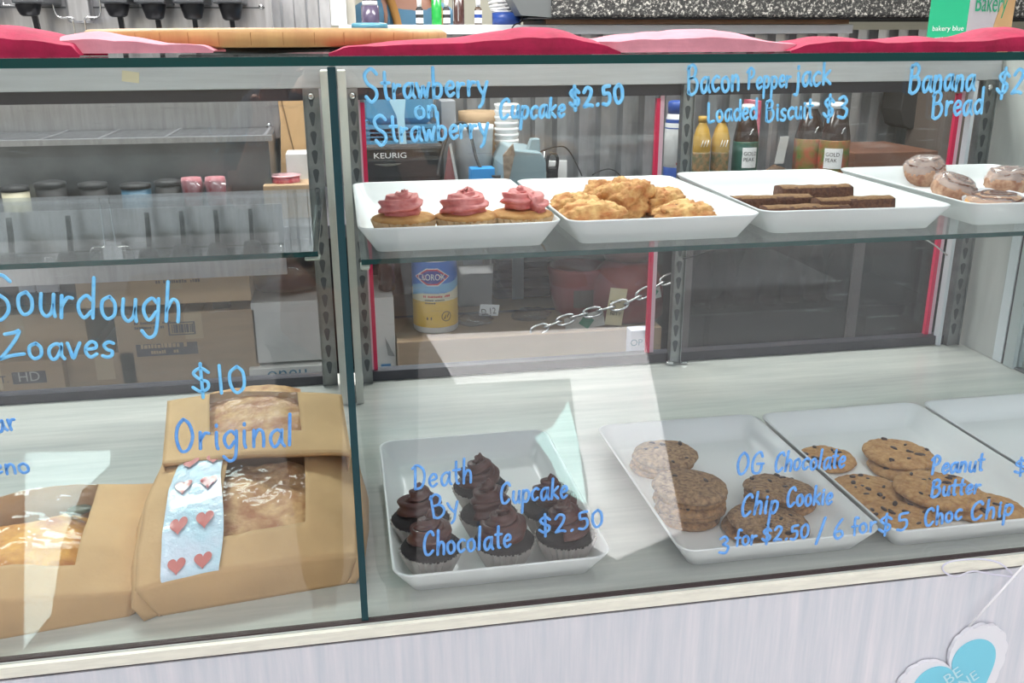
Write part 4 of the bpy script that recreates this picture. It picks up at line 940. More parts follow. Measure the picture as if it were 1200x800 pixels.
# tall grey panel to right + papers
t, _ = simple_box('folder_stand', 'narrow grey folder upright between coffee maker and white bucket', 'folder', 520, 118, 534, 250, 2.58, .14, mat('grey_folder', (.30, .31, .33), .5), zbase=CT+.001)
x0_, x1_, z0_, z1_ = fr(516, 170, 540, 250, 2.48)
t = thing('menu_card', 'maroon and cream folded card leaning left of the white bucket', 'card', (x0_, 2.48, CT+.001))
MB().prism([(x0_, CT+.001), (x0_+.055, CT+.001), (x0_+.028, z1_)], 2.48, 2.484, 'xz').build('card_front', mat('maroon_card', (.28, .10, .10), .6), t, True)
MB().prism([(x0_+.056, CT+.001), (x0_+.064, CT+.001), (x0_+.034, z1_+.004), (x0_+.028, z1_+.002)], 2.479, 2.4845, 'xz').build('card_edge', M_card_w, t, True)
# kraft block + bucket + foam cups
bottle('kraft_tub', 'kraft brown paper tub behind the white bucket', 'tub', 562, 205, 130, 46, 2.72, None, None, [('tub_body', [(.8, 0), (1, .85), (1.03, .87), (1.03, 1), (.9, 1)], M_card_l)])
t, rad, H_ = bottle('paper_bucket', 'plain white round paper bucket on the back counter', 'bucket', 556, 205, 146, 44, 2.56, None, None, [('bucket_body', [(.88, 0), (1, .93), (1.04, .94), (1.04, 1), (.2, 1.0)], M_plastic)])
def cup_stack(px, base, top, wpx, Y, n, label):
    p = PY(px, base, Y); rad = (PY(px+wpx/2, base, Y).x-PY(px-wpx/2, base, Y).x)/2; H_ = PY(px, top, Y).z-CT
    for k in range(n):
        z = CT+.001+k*(H_-.09)/(n-1); t = thing('foam_cup', label % (['lowest', 'second from the bottom', 'third from the bottom', 'fourth from the bottom', 'fifth from the bottom', 'sixth from the bottom', 'sixth from the top', 'fifth from the top', 'fourth from the top', 'third from the top', 'second from the top', 'topmost'][k]), 'cup', (p.x, Y, z), 0, 'nested white foam cups by the sealer')
        MB().lathe([(rad*.72, 0), (rad*.95, .076), (rad*1.03, .080), (rad*1.03, .086), (rad*.93, .086), (rad*.9, .078), (rad*.68, .004)], 22, cap1=True).build('cup_body', M_plastic, t)
cup_stack(594, 208, 120, 27, 2.60, 12, 'white foam cup, %s in the nested stack behind the grey sealer')
# cable loop
M_cable = M_blackm
p = lambda x, y, Y: PY(x, y, Y)
o = MB().tube(catmull([p(514, 205, 2.44), p(516, 188, 2.45), p(524, 160, 2.47), p(534, 146, 2.48), p(545, 145, 2.48), p(552, 160, 2.46), p(558, 185, 2.44), p(566, 200, 2.42), p(580, 207, 2.40), p(592, 206, 2.40)], 6), .0042, 8).build('cable', M_cable, None, True, loc=tuple(p(540, 205, 2.45))); tag(o, 'black cable looping in front of the white bucket', 'cable')
simple_box('blue_box', 'small bright blue and black box at the foot of the white bucket', 'box', 553, 197, 580, 250, 2.40, .05, mat('bright_blue', (.03, .30, .72), .4), zbase=CT+.001)
# impulse sealer
p0 = PY(612, 215, 2.40)
se = thing('bag_sealer', 'grey-blue hand bag sealer with its arm raised on the back counter', 'sealer', (p0.x, 2.42, CT+.001))
a = PY(588, 200, 2.36); b = PY(638, 200, 2.36); zt_ = PY(612, 180, 2.36).z
MB().prism([(a.x-.005, CT+.001), (b.x+.004, CT+.001), (b.x, zt_-.02), (b.x-.012, zt_+.004), (a.x+.028, zt_+.012), (a.x+.006, zt_-.03)], 2.34, 2.56, 'xz').build('sealer_base', M_greyblue, se, True, bevel=.004)
q = PY(622, 182, 2.40); q2 = PY(619, 158, 2.48)
MB().prism([(q.x-.022, q.z-.012), (q.x+.022, q.z-.012), (q2.x+.012, q2.z), (q2.x-.012, q2.z)], 2.38, 2.405, 'xz').build('sealer_arm', M_greyblue, se, True, bevel=.004)
mb = MB(); mb.lathe([(.006, -.032), (.006, .032)], 10, (q.x, 2.372, q.z-.008), ax='x'); mb.tube([(q.x-.03, 2.37, q.z+.012), (q.x-.030, 2.37, q.z-.016), (q.x-.018, 2.37, q.z-.020)], .002, 6).tube([(q.x+.03, 2.37, q.z+.012), (q.x+.030, 2.37, q.z-.016), (q.x+.018, 2.37, q.z-.020)], .002, 6)
mb.build('hinge', M_chrome, se, True)['kind'] = 'stuff'
MB().prism([(a.x+.004, CT+.05), (a.x+.03, zt_+.002), (a.x+.026, zt_+.028), (a.x+.0, zt_)], 2.335, 2.345, 'xz').build('beige_knob', mat('mottled_beige', (.45, .36, .28), .7, col2=(.2, .14, .1), vs=60), se, True)
# wall socket, plug and cable
a = PY(640, 192, WB-.004); b = PY(664, 206, WB-.004); zz = PY(650, 222, WB-.004).z; zu = PY(650, 188, WB-.004).z
wo = thing('wall_socket', 'white wall socket plate with a black plug on the corrugated wall', 'socket', ((a.x+b.x)/2, WB-.004, zz))
MB().box((a.x, WB-.010, zz), (b.x, WB-.001, zu)).build('plate', M_plastic, wo, True, bevel=.002)
q = PY(648, 204, WB-.02); MB().rbox((q.x-.022, WB-.040, q.z-.035), (q.x+.014, WB-.0105, q.z+.025), .008).build('plug', M_black, wo, True)
c = PY(648, 190, WB-.04); MB().tube(catmull([(c.x-.018, WB-.03, c.z-.03), (c.x-.016, WB-.035, c.z+.015), (c.x, WB-.035, c.z+.028), (c.x+.016, WB-.035, c.z+.012), (c.x+.012, WB-.035, c.z-.03)], 5), .0055, 8).build('plug_cord', M_black, wo, True)
for lbl, pts, r_ in (('thin black wire drooping from the sealer across the corrugated wall', [(633, 178, 2.6), (640, 175, 2.7), (652, 172, 2.85), (663, 173, 2.92), (672, 185, 2.93), (682, 206, 2.93)], .0022), ('thin black wire hanging low beside the blue pillar edge', [(694, 205, 2.92), (704, 200, 2.92), (714, 198, 2.92), (722, 201, 2.92), (727, 206, 2.92)], .002)):
    o = MB().tube(catmull([PY(*k) for k in pts], 5), r_, 6).build('wire', M_cable, None, True, loc=tuple(PY(*pts[0]))); tag(o, lbl, 'cable')
# spray bottle left of the middle upright
M_dblue = mat('dark_blue_plastic', (.03, .08, .33), .35)
t, rad, H_ = bottle('spray_can', 'white spray can with blue cap and blue foot beside the middle upright', 'bottle', 791, 215, 118, 28, 2.42, None, None,
    [('can_body', [(1, .30), (1, .78), (.86, .87), (.8, .88)], M_plastic), ('foot_band', [(.98, 0), (1.0, .004), (1.005, .37), (.99, .375)], M_dblue), ('cap', [(.82, .88), (.84, .985), (.7, 1.0), (.3, 1.0)], M_dblue)])
MB().lathe([(rad*1.006, H_*.74), (rad*.96, H_*.83)], 26, cap0=False, cap1=False).build('blue_oval_band', M_dblue, t)
mb = text_mb(6, .022, None, (.0, 0, 0), (0, 0, 1), (-1, 0, 0), 0); [setattr(v, 'x', v.x) for v in mb.v]
lz = [Vector((v.x+.006, 0, v.z+H_*.42)) for v in mb.v]; mb.v = lz; wrap(mb, 0, 0, rad*1.004); mb.build('lettering', M_dblue, t)
mb = MB(); text_mb(4, .012, mb, (-.012, 0, H_*.40)); wrap(mb, 0, 0, rad*1.004); mb.build('lettering', mat('red_ink', (.6, .03, .05), .5), t)
# drink bottles, right of the middle upright
M_oj = mat('orange_juice', (.50, .30, .05), .35, coat=.3); M_ojl = mat('orange_juice_label', (.42, .22, .10), .5, col2=(.08, .12, .06), vs=55)
M_tea = mat('dark_tea', (.030, .014, .010), .2, coat=.4); M_glabel = mat('dark_green_label', (.015, .10, .075), .45); M_rlabel = mat('red_orange_label', (.52, .06, .04), .45, col2=(.10, .20, .03), vs=26)
for i, (px, l) in enumerate(((820, 'orange juice bottle at the left of the drinks on the back counter'), (842, 'second orange juice bottle on the back counter'))):
    t, rad, H_ = bottle('juice_bottle', l, 'bottle', px, 205, 136, 20, 2.50, None, None, [('bottle_body', [(.9, 0), (1, .03), (1, .18), (.95, .2), (.95, .56), (1, .6), (1, .72), (.7, .85), (.45, .9), (.45, .93)], M_oj), ('label', [(.97, .2), (.985, .22), (.985, .55), (.97, .57)], M_ojl), ('cap', [(.5, .93), (.52, 1), (.3, 1.0)], M_oj)], 'orange juice bottles')
    mb = MB()
    for dx in (-.008, 0, .008): mb.add(*(lambda q_: (q_.v, q_.f))(MB().tube([(dx-.003, -rad*1.0, H_*.64), (dx+.003, -rad*.96, H_*.72)], .0012, 5)))
    mb.build('white_emblem', M_wink, t)
def gp(px, wpx, base, top, Y, lab_m, label, lx=0, dark=M_tea, ly=.30):
    t, rad, H_ = bottle('tea_bottle', label, 'bottle', px, base, top, wpx, Y, None, None, [('bottle_body', [(.9, 0), (1, .03), (1, .12), (.97, .14), (.97, .52), (1, .55), (1, .64), (.72, .84), (.42, .92), (.42, .94)], dark), ('label', [(1.01, .24), (1.02, .25), (1.02, .60), (1.01, .61)], lab_m), ('cap', [(.48, .935), (.5, .995), (.3, 1.0)], M_wink)], 'bottled iced teas')
    if ly:
        wpl = rad*.62; pln = MB()
        for k in range(8):
            x_ = -wpl+2*wpl*k/8; pln.add([(x_, 0, H_*ly-.030), (x_+wpl/4, 0, H_*ly-.030), (x_+wpl/4, 0, H_*ly+.026), (x_, 0, H_*ly+.026)], [(0, 1, 2, 3)], 0, False)
        pln.v = [v+Vector((lx, 0, 0)) for v in pln.v]; wrap(pln, 0, 0, rad*1.03); sg = pln.build('label_plaque', M_wink, t)
        mb = MB(); text_mb('GOLD', .0155, mb, (lx-wpl*.86, 0, H_*ly+.004), sx=.9); text_mb('PEAK', .0155, mb, (lx-wpl*.86, 0, H_*ly-.012), sx=.9); wrap(mb, 0, 0, rad*1.05); mb.build('lettering', M_blackm, t)
    mb = MB()
    for k, (a_, z_) in enumerate(((.0, .70), (-.05, .665), (.05, .73))): mb.add(*(lambda q_: (q_.v, q_.f))(MB().tube([(a_*.06-.004, -rad*.93, H_*z_-.004), (a_*.06+.004, -rad*.86, H_*z_+.004)], .0014, 5)))
    mb.build('white_mark', M_wink, t); return t
gp(871, 27, 205, 122, 2.50, M_glabel, 'iced tea bottle with dark green label, right of the orange juice', ly=.45)
gp(944, 30, 208, 120, 2.53, M_rlabel, 'iced tea bottle with red-orange label, half hidden at the left of its neighbour', ly=0)
gp(974, 31, 208, 120, 2.46, M_rlabel, 'iced tea bottle with red-orange label and a cream plaque, rightmost drink', lx=-.022, ly=.43)
simple_box('pink_carton', 'pink snack carton behind the green-label tea bottle', 'box', 878, 118, 893, 210, 2.62, .08, mat('hot_pink_carton', (.58, .05, .12), .5, col2=(.75, .4, .45), vs=30), zbase=CT+.001)
x0_, x1_, z0_, z1_ = fr(893, 128, 934, 250, 2.45)
t = thing('snack_bag', 'clear snack bag with brown contents and a tall white label', 'bag', ((x0_+x1_)/2, 2.47, CT+.001))
mb = lump((x1_-x0_)/2, .03, (z0_+.13-CT)/1.9, 4, .1, 2, 24, .1); mb.v = [Vector((v.x, v.y, v.z*1.0)) for v in mb.v]; mb.build('brown_contents', mat('brown_snacks', (.30, .17, .09), .7, col2=(.16, .09, .05), vs=40), t)
MB().prism([((x0_-x1_)/2, 0), ((x1_-x0_)/2, 0), ((x1_-x0_)/2*.92, z1_-CT), (0, z1_-CT+.006), ((x0_-x1_)/2*.96, z1_-CT)], -.042, -.039, 'xz').build('clear_film', M_clear, t)
x2, x3, z2, z3 = fr(910, 160, 924, 192, 2.42)
MB().prism([(x2-.004, z2), (x3-.006, z2), (x3+.004, z3), (x2+.008, z3)], 2.424, 2.4265, 'xz').build('white_label', M_card_w, t, True)
# hanging dark holder + brown crate + right panel
x0_, x1_, z0_, z1_ = fr(1046, 100, 1086, 150, 2.90)
t = thing('wall_dispenser', 'black paper dispenser hanging on the corrugated wall', 'dispenser', ((x0_+x1_)/2, 2.93, z0_))
MB().prism([(x0_, z1_), (x0_-.004, z0_+.06), (x0_+.015, z0_+.01), (x0_+.035, z0_), (x1_-.03, z0_), (x1_-.01, z0_+.03), (x1_, z1_)], 2.86, WB-.001, 'xz').build('dispenser_body', M_blackm, t, True, bevel=.004)
simple_box('brown_crate', 'flat reddish-brown wooden crate on the counter at the right', 'crate', 994, 177, 1100, 250, 2.60, .3, mat('reddish_brown_wood', (.20, .085, .05), .7, var=.3, vs=7, vscale=(1, 1, 8)), zbase=CT+.001)
simple_box('tall_cabinet', 'dim brown cabinet behind the right end of the case', 'cabinet', 1092, 70, 1200, 250, 2.70, .2, mat('dim_brown', (.13, .10, .085), .6, var=.15, vs=5), zbase=CT+.001)

# ------------------------------------------------------------------ pass-through sill and what stands on it
SY = 2.90
def sb(name, label, cat, px, wpx, top, parts, Y=SY, group=None):
    return bottle(name, label, cat, px, 28, top, wpx, Y, None, None, parts, group, zbase=SZ+.0005)
for i, (px, l) in enumerate(((492, 'leftmost small white-capped bottle on the sill'), (523.5, 'small white-capped bottle between the green and brown bottles'), (560.5, 'small white-capped bottle with a dark emblem, rightmost on the sill'))):
    t, rad, H_ = sb('dropper_bottle', l, 'bottle', px, 8.5, 0, [('bottle_body', [(.95, 0), (1, .02), (1, .62), (.6, .72)], M_blackm if i < 2 else mat('dark_amber', (.08, .05, .03), .3)), ('label', [(1.02, .06), (1.03, .08), (1.03, .56), (1.02, .58)], M_wink), ('cap', [(.62, .72), (.62, 1), (.5, 1.02)], M_wink)], group='small white-capped bottles on the sill')
    MB().lathe([(rad*1.05, H_*.28), (rad*1.05, H_*.42)], 20, cap0=False, cap1=False).build('label_mark', M_dblue if i == 2 else M_ink, t)
sb('green_bottle', 'bright green bottle on the sill', 'bottle', 512, 12, -14, [('bottle_body', [(.98, 0), (1, .01), (1, .98), (.5, 1)], mat('bright_green_glass', (.02, .36, .06), .25, coat=.5))])
t, rad, H_ = sb('brown_bottle', 'dark brown bottle with a white label on the sill', 'bottle', 537.5, 13.5, -14, [('bottle_body', [(.98, 0), (1, .01), (1, .98), (.5, 1)], mat('brown_glass', (.07, .03, .025), .25, coat=.5))])
pln = MB().box((-.018, 0, .01), (.0, 0, .085)); pln.v = [Vector((v.x-.002, 0, v.z)) for v in pln.v]; wrap(pln, 0, 0, rad*1.01); pln.build('label', M_wink, t)
t, rad, H_ = sb('jar', 'tall purple-grey jar with a pale lid band at the left of the sill', 'jar', 434.5, 21, -20, [('jar_body', [(.98, 0), (1, .01), (1, .46)], mat('purple_grey_jar', (.09, .07, .12), .25, coat=.4)), ('lid_band', [(.85, .46), (.85, .56), (.8, .57)], M_plastic), ('neck', [(.8, .57), (.8, 1)], mat('dark_grey_glass', (.10, .10, .12), .3))])
q = PY(433, 40, 2.84)
t = thing('blue_lidded_tub', 'petrol-blue lidded tub in front of the sill', 'tub', (q.x, 2.80, SZ-.052)); r_ = (PY(454, 34, 2.80).x-PY(411, 34, 2.80).x)/2
MB().lathe([(r_*.9, -.06), (r_*.97, .0), (r_*.97, .04)], 30).build('tub_body', mat('petrol_blue_tub', (.03, .16, .24), .35), t)
MB().lathe([(r_, .04), (r_, .052), (r_*.9, .056), (r_*.3, .052)], 30).build('lid', mat('petrol_blue_lid', (.10, .28, .36), .3), t)
p = PY(433, 60, 2.80)
t = thing('wall_bracket_shelf', 'small steel shelf carrying the petrol-blue tub', 'shelf', (q.x, 2.83, SZ-.113)); MB().box((q.x-.12, 2.72, SZ-.1195), (q.x+.1, WB-.001, SZ-.1135)).build('shelf_plate', M_steel, t, True)
# tape roll and coiled white bundle
q = PY(593.5, 28, 2.93); r_ = (PY(610, 20, 2.93).x-PY(577, 20, 2.93).x)/2; h_ = PY(593, 15, 2.93).z-SZ
t = thing('blue_tape_roll', 'dark blue tape roll lying on the sill', 'tape', (q.x, 2.93, SZ+.0005))
MB().lathe([(r_*.62, 0), (r_, 0), (r_, h_), (r_*.62, h_), (r_*.62, 0)], 32, cap0=False, cap1=False).build('tape_band', M_dblue, t)
t = thing('white_cord_coil', 'coil of white cord resting on the blue tape roll', 'cord', (q.x-.01, 2.93, SZ+h_+.001))
mb = MB()
for k in range(5): mb.tube([((.034+.003*k)*math.cos(a), .03*math.sin(a), .006+.007*k+.004*math.sin(a+k)) for a in [2*PI*i/24 for i in range(24)]], .0035, 6, closed=True)
mb.build('cord_loop', M_plastic, t)['kind'] = 'stuff'
o = MB().tube(catmull([PY(x, y, Y) for x, y, Y in ((600, -6, 2.9), (613, 8, 2.88), (612, 24, 2.86), (602, 30, 2.845), (596, 42, 2.84), (590, 52, 2.84))], 5), .0022, 6).build('wire', M_cable, None, True, loc=tuple(PY(596, 42, 2.84))); tag(o, 'thin black wire hanging from the sill beside the tape roll', 'cable')
# granite slab on wooden batten and grey tray
M_gran = bpy.data.materials.new('speckled_granite'); M_gran.use_nodes = True; n = M_gran.node_tree; b = n.nodes['Principled BSDF']
v = coords(n); n.links.new(ramp(n, tex(n, 130, v, 2, .7), [(.45, (.035, .035, .035)), (.56, (.10, .10, .095)), (.66, (.55, .53, .48))]), b.inputs['Base Color']); b.inputs['Roughness'].default_value = .25
xg0 = PY(645, 10, 2.80).x; xg1 = PY(1300, 10, 2.80).x; zg0 = PY(800, 20.5, 2.78).z
gs = thing('granite_counter', 'speckled dark granite slab on a wooden batten in the pass-through', 'counter', ((xg0+xg1)/2, 2.9, SZ))
MB().box((xg0, 2.78, zg0), (xg1, 3.3, zg0+.09)).build('granite_slab', M_gran, gs, True, bevel=.008)
MB().box((PY(618, 20, 2.79).x, 2.79, zg0-.004), (xg1, 3.25, zg0-.0005)).build('black_underlay', M_blackm, gs, True)
MB().box((PY(640, 25, 2.84).x, 2.84, SZ+.001), (PY(995, 25, 2.84).x, 3.2, zg0-.0045)).build('wooden_batten', wood('brown_batten', (.27, .14, .07), (.19, .09, .04), (3, 8, 8), 4), gs, True)
x0_, x1_ = PY(598, 8, 2.80).x, PY(646, 8, 2.80).x
t = thing('grey_tray', 'dark grey sloping tray at the left end of the granite slab', 'tray', ((x0_+x1_)/2, 2.82, zg0))
MB().prism([(x0_, zg0+.055), (x0_+.03, zg0+.006), (x1_-.001, zg0), (x1_-.001, zg0+.09), (x0_-.01, zg0+.075)], 2.79, 3.05, 'xz').build('tray_body', mat('dark_grey_plastic', (.13, .14, .14), .4), t, True)
# person in the room behind the opening
def skin_mesh(name, joints, edges, m_, parent, sub=2):
    me = bpy.data.meshes.new(name); me.from_pydata([j[0] for j in joints], edges, []); me.materials.append(m_)
    o = bpy.data.objects.new(name, me); C.objects.link(o); o.parent = parent
    o.modifiers.new('skin', 'SKIN'); sv = me.skin_vertices[0].data
    for i, j in enumerate(joints):
        r = j[1]; sv[i].radius = (r, r) if not isinstance(r, tuple) else r; sv[i].use_root = (i == 0)
    s_ = o.modifiers.new('sub', 'SUBSURF'); s_.levels = sub; s_.render_levels = sub
    for p_ in me.polygons: p_.use_smooth = True
    o.modifiers['skin'].use_smooth_shade = True
    return o
def figure(name, label, loc, rz, H_, m_skin, m_shirt, m_trouser, m_hair, arms, apron=None, head_turn=0):
    t = thing(name, label, 'person', loc, rz); k = H_/1.75
    hip, sh, nk, hd = .95*k, 1.44*k, 1.50*k, 1.62*k
    J = [((0, 0, hip), (.15*k, .11*k)), ((0, 0, 1.15*k), (.135*k, .10*k)), ((0, -.005, 1.33*k), (.165*k, .115*k)), ((0, 0, sh), (.10*k, .08*k)), ((0, -.005, nk), .055*k), ((0, -.015, 1.56*k), .055*k)]
    E_ = [(0, 1), (1, 2), (2, 3), (3, 4), (4, 5)]
    skinJ = list(J); skinE = list(E_)
    for s_ in (-1, 1):
        b0_ = len(skinJ); skinJ += [((s_*.09*k, 0, .88*k), .085*k), ((s_*.10*k, -.01, .50*k), .058*k), ((s_*.10*k, .01, .12*k), .036*k), ((s_*.105*k, -.04, .045), .035*k), ((s_*.115*k, -.15, .030), .028*k)]
        skinE += [(0, b0_), (b0_, b0_+1), (b0_+1, b0_+2), (b0_+2, b0_+3), (b0_+3, b0_+4)]
    armsJ = []
    for s_, (el, wr) in zip((-1, 1), arms):
        b0_ = len(skinJ); skinJ += [((s_*.17*k, 0, 1.41*k), .058*k), (el, .042*k), (wr, .028*k)]
        skinE += [(3, b0_), (b0_, b0_+1), (b0_+1, b0_+2)]
        e, w_ = Vector(el), Vector(wr); d = (w_-e).normalized(); sd_ = d.cross(Vector((0, 0, 1))).normalized()
        pm = w_+d*.045*k; skinJ.append((tuple(pm), (.034*k, .018*k))); skinE.append((b0_+2, b0_+3)); pi_ = b0_+3
        dn_ = d.cross(sd_)
        for f_, (off_, ln) in enumerate(((-.03, .066), (-.011, .075), (.009, .07), (.028, .055))):
            a_ = pm+sd_*off_*k+d*.03*k; b_ = a_+d*ln*.55*k+dn_*.006; c_ = b_+d*ln*.4*k+dn_*.02; n0 = len(skinJ)
            skinJ += [(tuple(a_), .0095*k), (tuple(b_), .0088*k), (tuple(c_), .0078*k)]; skinE += [(pi_, n0), (n0, n0+1), (n0+1, n0+2)]
        a_ = w_+d*.02*k-sd_*s_*.03*k; b_ = a_+d*.03*k-sd_*s_*.02*k; n0 = len(skinJ); skinJ += [(tuple(a_), .011*k), (tuple(b_), .0095*k)]; skinE += [(b0_+2, n0), (n0, n0+1)]
        armsJ.append((Vector((s_*.17*k, 0, 1.41*k)), e, w_))
    skin_mesh('body', skinJ, skinE, m_skin, t)
    # head
    R_ = Matrix.Rotation(head_turn, 3, 'Z'); mb = MB(); rings = []; n_ = 28
    prof = [(-.115, .030, .02), (-.105, .048, -.012), (-.085, .060, -.012), (-.05, .070, -.006), (0, .076, 0), (.04, .079, .004), (.08, .070, .008), (.108, .045, .010), (.118, .01, .01)]
    for z, r_, oy in prof:
        row = []
        for j in range(n_):
            a_ = 2*PI*j/n_; x, y = r_*math.cos(a_), r_*1.22*math.sin(a_)+oy
            fr_ = max(0, -math.sin(a_))**12
            if -.035 < z < .03: y -= fr_*(.022 if -.04 < z < .01 else .006)
            row.append(R_ @ Vector((x, y, z))*k+Vector((0, -.02, hd+.02*k)))
        rings.append(row)
    mb.loft(rings, True, True); hdo = mb.build('head', m_skin, t)
    mb = MB()
    for s_ in (-1, 1):
        mb.add([R_ @ (p_*1.0+Vector((s_*.030, -.080, .012)))*k+Vector((0, -.02, hd+.02*k)) for p_ in lump(.011, .008, .005, 1, 0, n=10).v], lump(.011, .008, .005, 1, 0, n=10).f)
    mb.build('eye', M_blackm, hdo)['kind'] = 'stuff'
    mb = MB(); l_ = lump(.024, .006, .006, 2, .05, n=10); mb.add([R_ @ (p_+Vector((0, -.089, -.062)))*k+Vector((0, -.02, hd+.02*k)) for p_ in l_.v], l_.f); mb.build('mouth', mat('lip_colour', (.35, .12, .10), .5), hdo)
    for s_ in (-1, 1):
        l_ = lump(.010, .018, .018, 3, .05, n=12); MB().add([R_ @ (p_+Vector((s_*.078, .01, -.03)))*k+Vector((0, -.02, hd+.02*k)) for p_ in l_.v], l_.f).build('ear', m_skin, hdo)
    mb = MB(); rings = []
    for z, g in ((-.06, 1.02), (0, 1.10), (.05, 1.12), (.09, 1.13), (.125, 1.0), (.14, .3)):
        base = min(prof, key=lambda q_: abs(q_[0]-min(z, .11))); row = []
        for j in range(n_):
            a_ = 2*PI*j/n_; rr = base[1]*g; hide = math.sin(a_) < -.25 and z < .06
            row.append(R_ @ Vector((rr*math.cos(a_)*(.7 if hide else 1), rr*1.22*math.sin(a_)*(.2 if hide else 1)+base[2]+.004, z))*k+Vector((0, -.02, hd+.02*k)))
        rings.append(row)
    mb.loft(rings, False, True).build('hair', m_hair, t)
    # shirt and trousers
    SJ = [((0, 0, hip-.02), (.165*k, .125*k)), ((0, 0, 1.15*k), (.150*k, .115*k)), ((0, -.005, 1.33*k), (.180*k, .130*k)), ((0, 0, sh+.005), (.112*k, .092*k)), ((0, -.004, nk-.012), .066*k)]; SE = [(0, 1), (1, 2), (2, 3), (3, 4)]
    for a_, e, w_ in armsJ:
        b0_ = len(SJ); SJ += [(tuple(a_), .070*k), (tuple(a_.lerp(e, .55)), .062*k), (tuple(a_.lerp(e, .75)), .060*k)]; SE += [(3, b0_), (b0_, b0_+1), (b0_+1, b0_+2)]
    skin_mesh('shirt', SJ, SE, m_shirt, t)
    TJ = [((0, 0, hip), (.168*k, .128*k))]; TE = []
    for s_ in (-1, 1):
        b0_ = len(TJ); TJ += [((s_*.095*k, 0, .84*k), .102*k), ((s_*.10*k, -.008, .50*k), .075*k), ((s_*.10*k, .008, .10), .058*k)]; TE += [(0, b0_), (b0_, b0_+1), (b0_+1, b0_+2)]
    skin_mesh('trousers', TJ, TE, m_trouser, t)
    if apron:
        mb = MB()
        for s_ in (-1, 1):
            mb.tube(catmull([(s_*.05*k, .07*k, 1.50*k), (s_*.075*k, .01, 1.535*k), (s_*.085*k, -.08*k, 1.46*k), (s_*.09*k, -.135*k, 1.36*k), (s_*.10*k, -.148*k, 1.26*k)], 6), .016, 8)
        mb.prism([(-.13*k, 1.26*k), (.13*k, 1.26*k), (.19*k, 1.1*k), (.19*k, .6*k), (-.19*k, .6*k), (-.19*k, 1.1*k)], -.155*k, -.150*k, 'xz'); mb.build('apron', apron, t)
    return t
M_skin = mat('skin', (.55, .30, .22), .55, sss=.1)
pp = PY(463, 10, 3.75)
figure('person', 'person in a blue shirt with tan apron straps behind the pass-through opening', (pp.x+.03, 3.75, FL), math.radians(25), 1.95, M_skin, mat('blue_shirt', (.13, .30, .46), .8), mat('dark_trousers', (.04, .04, .05), .8), mat('brown_hair', (.10, .05, .03), .7),
       (((-.25, -.05, 1.14), (-.20, -.28, 1.02)), ((.25, -.05, 1.14), (.20, -.28, 1.02))), apron=mat('tan_apron', (.55, .28, .08), .7), head_turn=.5)

# ------------------------------------------------------------------ under the counter, left bay
SH = UB+.0005
def cbox(label, px0, py0, px1, py1, Y, depth, m_, zb=None, extra=None, group='cardboard boxes under the back counter', name='cardboard_box', tape=True):
    t, (x0_, x1_, z0_, z1_) = simple_box(name, label, 'box', px0, py0, px1, py1, Y, depth, m_, zbase=zb, group=group, extra=extra)
    if tape:
        xm = x0_+(x1_-x0_)*.55; MB().box((xm-.022, Y-.0008, z1_-.07), (xm+.022, Y-.0001, z1_-.001)).box((xm-.022, Y, z1_), (xm+.022, Y+depth, z1_+.0007)).build('packing_tape', mat('tan_packing_tape', (.45, .33, .20), .3), t, True)
    return t, (x0_, x1_, z0_, z1_)
M_pr = mat('dark_print', (.07, .06, .07), .7)
t, r1 = cbox('large brown carton at the bottom of the stack, with barcode and dark printed panel', 160, 362, 298, 560, 2.36, .4, M_card, zb=SH)
x0_, x1_, z0_, z1_ = fr(198, 376, 228, 393, 2.36); 
mb = MB().box((x0_, 2.3588, z0_), (x1_, 2.3596, z0_+.003)).box((x0_, 2.3588, z1_-.003), (x1_, 2.3596, z1_)).box((x0_, 2.3588, z0_), (x0_+.004, 2.3596, z1_)).box((x1_-.004, 2.3588, z0_), (x1_, 2.3596, z1_))
for k in range(12): xx = x0_+.009+(x1_-x0_-.018)*k/11; mb.box((xx, 2.3588, z0_+.006), (xx+.0022*(1+(k*7 % 3)*.5), 2.3596, z1_-.006))
mb.build('barcode', M_pr, t, True)['kind'] = 'stuff'
x0_, x1_, z0_, z1_ = fr(161, 400, 231, 418, 2.36); MB().box((x0_, 2.3588, z0_), (x1_, 2.3596, z1_)).build('dark_panel', M_pr, t, True)
mb = MB(); text_mb(13, .017, mb, (x0_+.012, 2.3585, z0_+.021)); text_mb(11, .013, mb, (x0_+.035, 2.3585, z0_+.006)); mb.build('lettering', M_card_l, t, True)
mb = MB(); q = PY(158, 386, 2.36); text_mb(17, .010, mb, (q.x, 2.3592, q.z+.012)); text_mb(14, .010, mb, (q.x, 2.3592, q.z)); mb.build('lettering', M_pr, t, True)
t, r2 = cbox('wide light-brown carton on top of the stack behind the word Sourdough', 92, 303, 290, 362, 2.34, .42, M_card_l)
t.location.z = t.location.z
x0_, x1_, z0_, z1_ = fr(92, 303, 290, 326, 2.335); MB().box((x0_, 2.3355, z0_), (x1_, 2.3395, z1_)).build('top_flap', M_card, t, True)
mb = MB(); q = PY(182, 333, 2.33); text_mb(17, .012, mb, (q.x, 2.3352, q.z)); text_mb(9, .012, mb, (q.x+.02, 2.3352, q.z+.022)); mb.build('lettering', M_pr, t, True)
r2z = r2[2]
t, _ = cbox('flat light-brown carton at the left under the word Sourdough', -80, 365, 98, 418, 2.42, .35, M_card_l)
t, r4 = cbox('brown carton with a dark HD panel at the far left bottom', -90, 421, 72, 560, 2.33, .35, M_card, zb=SH)
x0_, x1_, z0_, z1_ = fr(16, 434, 53, 450, 2.33); MB().box((x0_, 2.3288, z0_), (x1_, 2.3296, z1_)).build('dark_panel', M_pr, t, True)
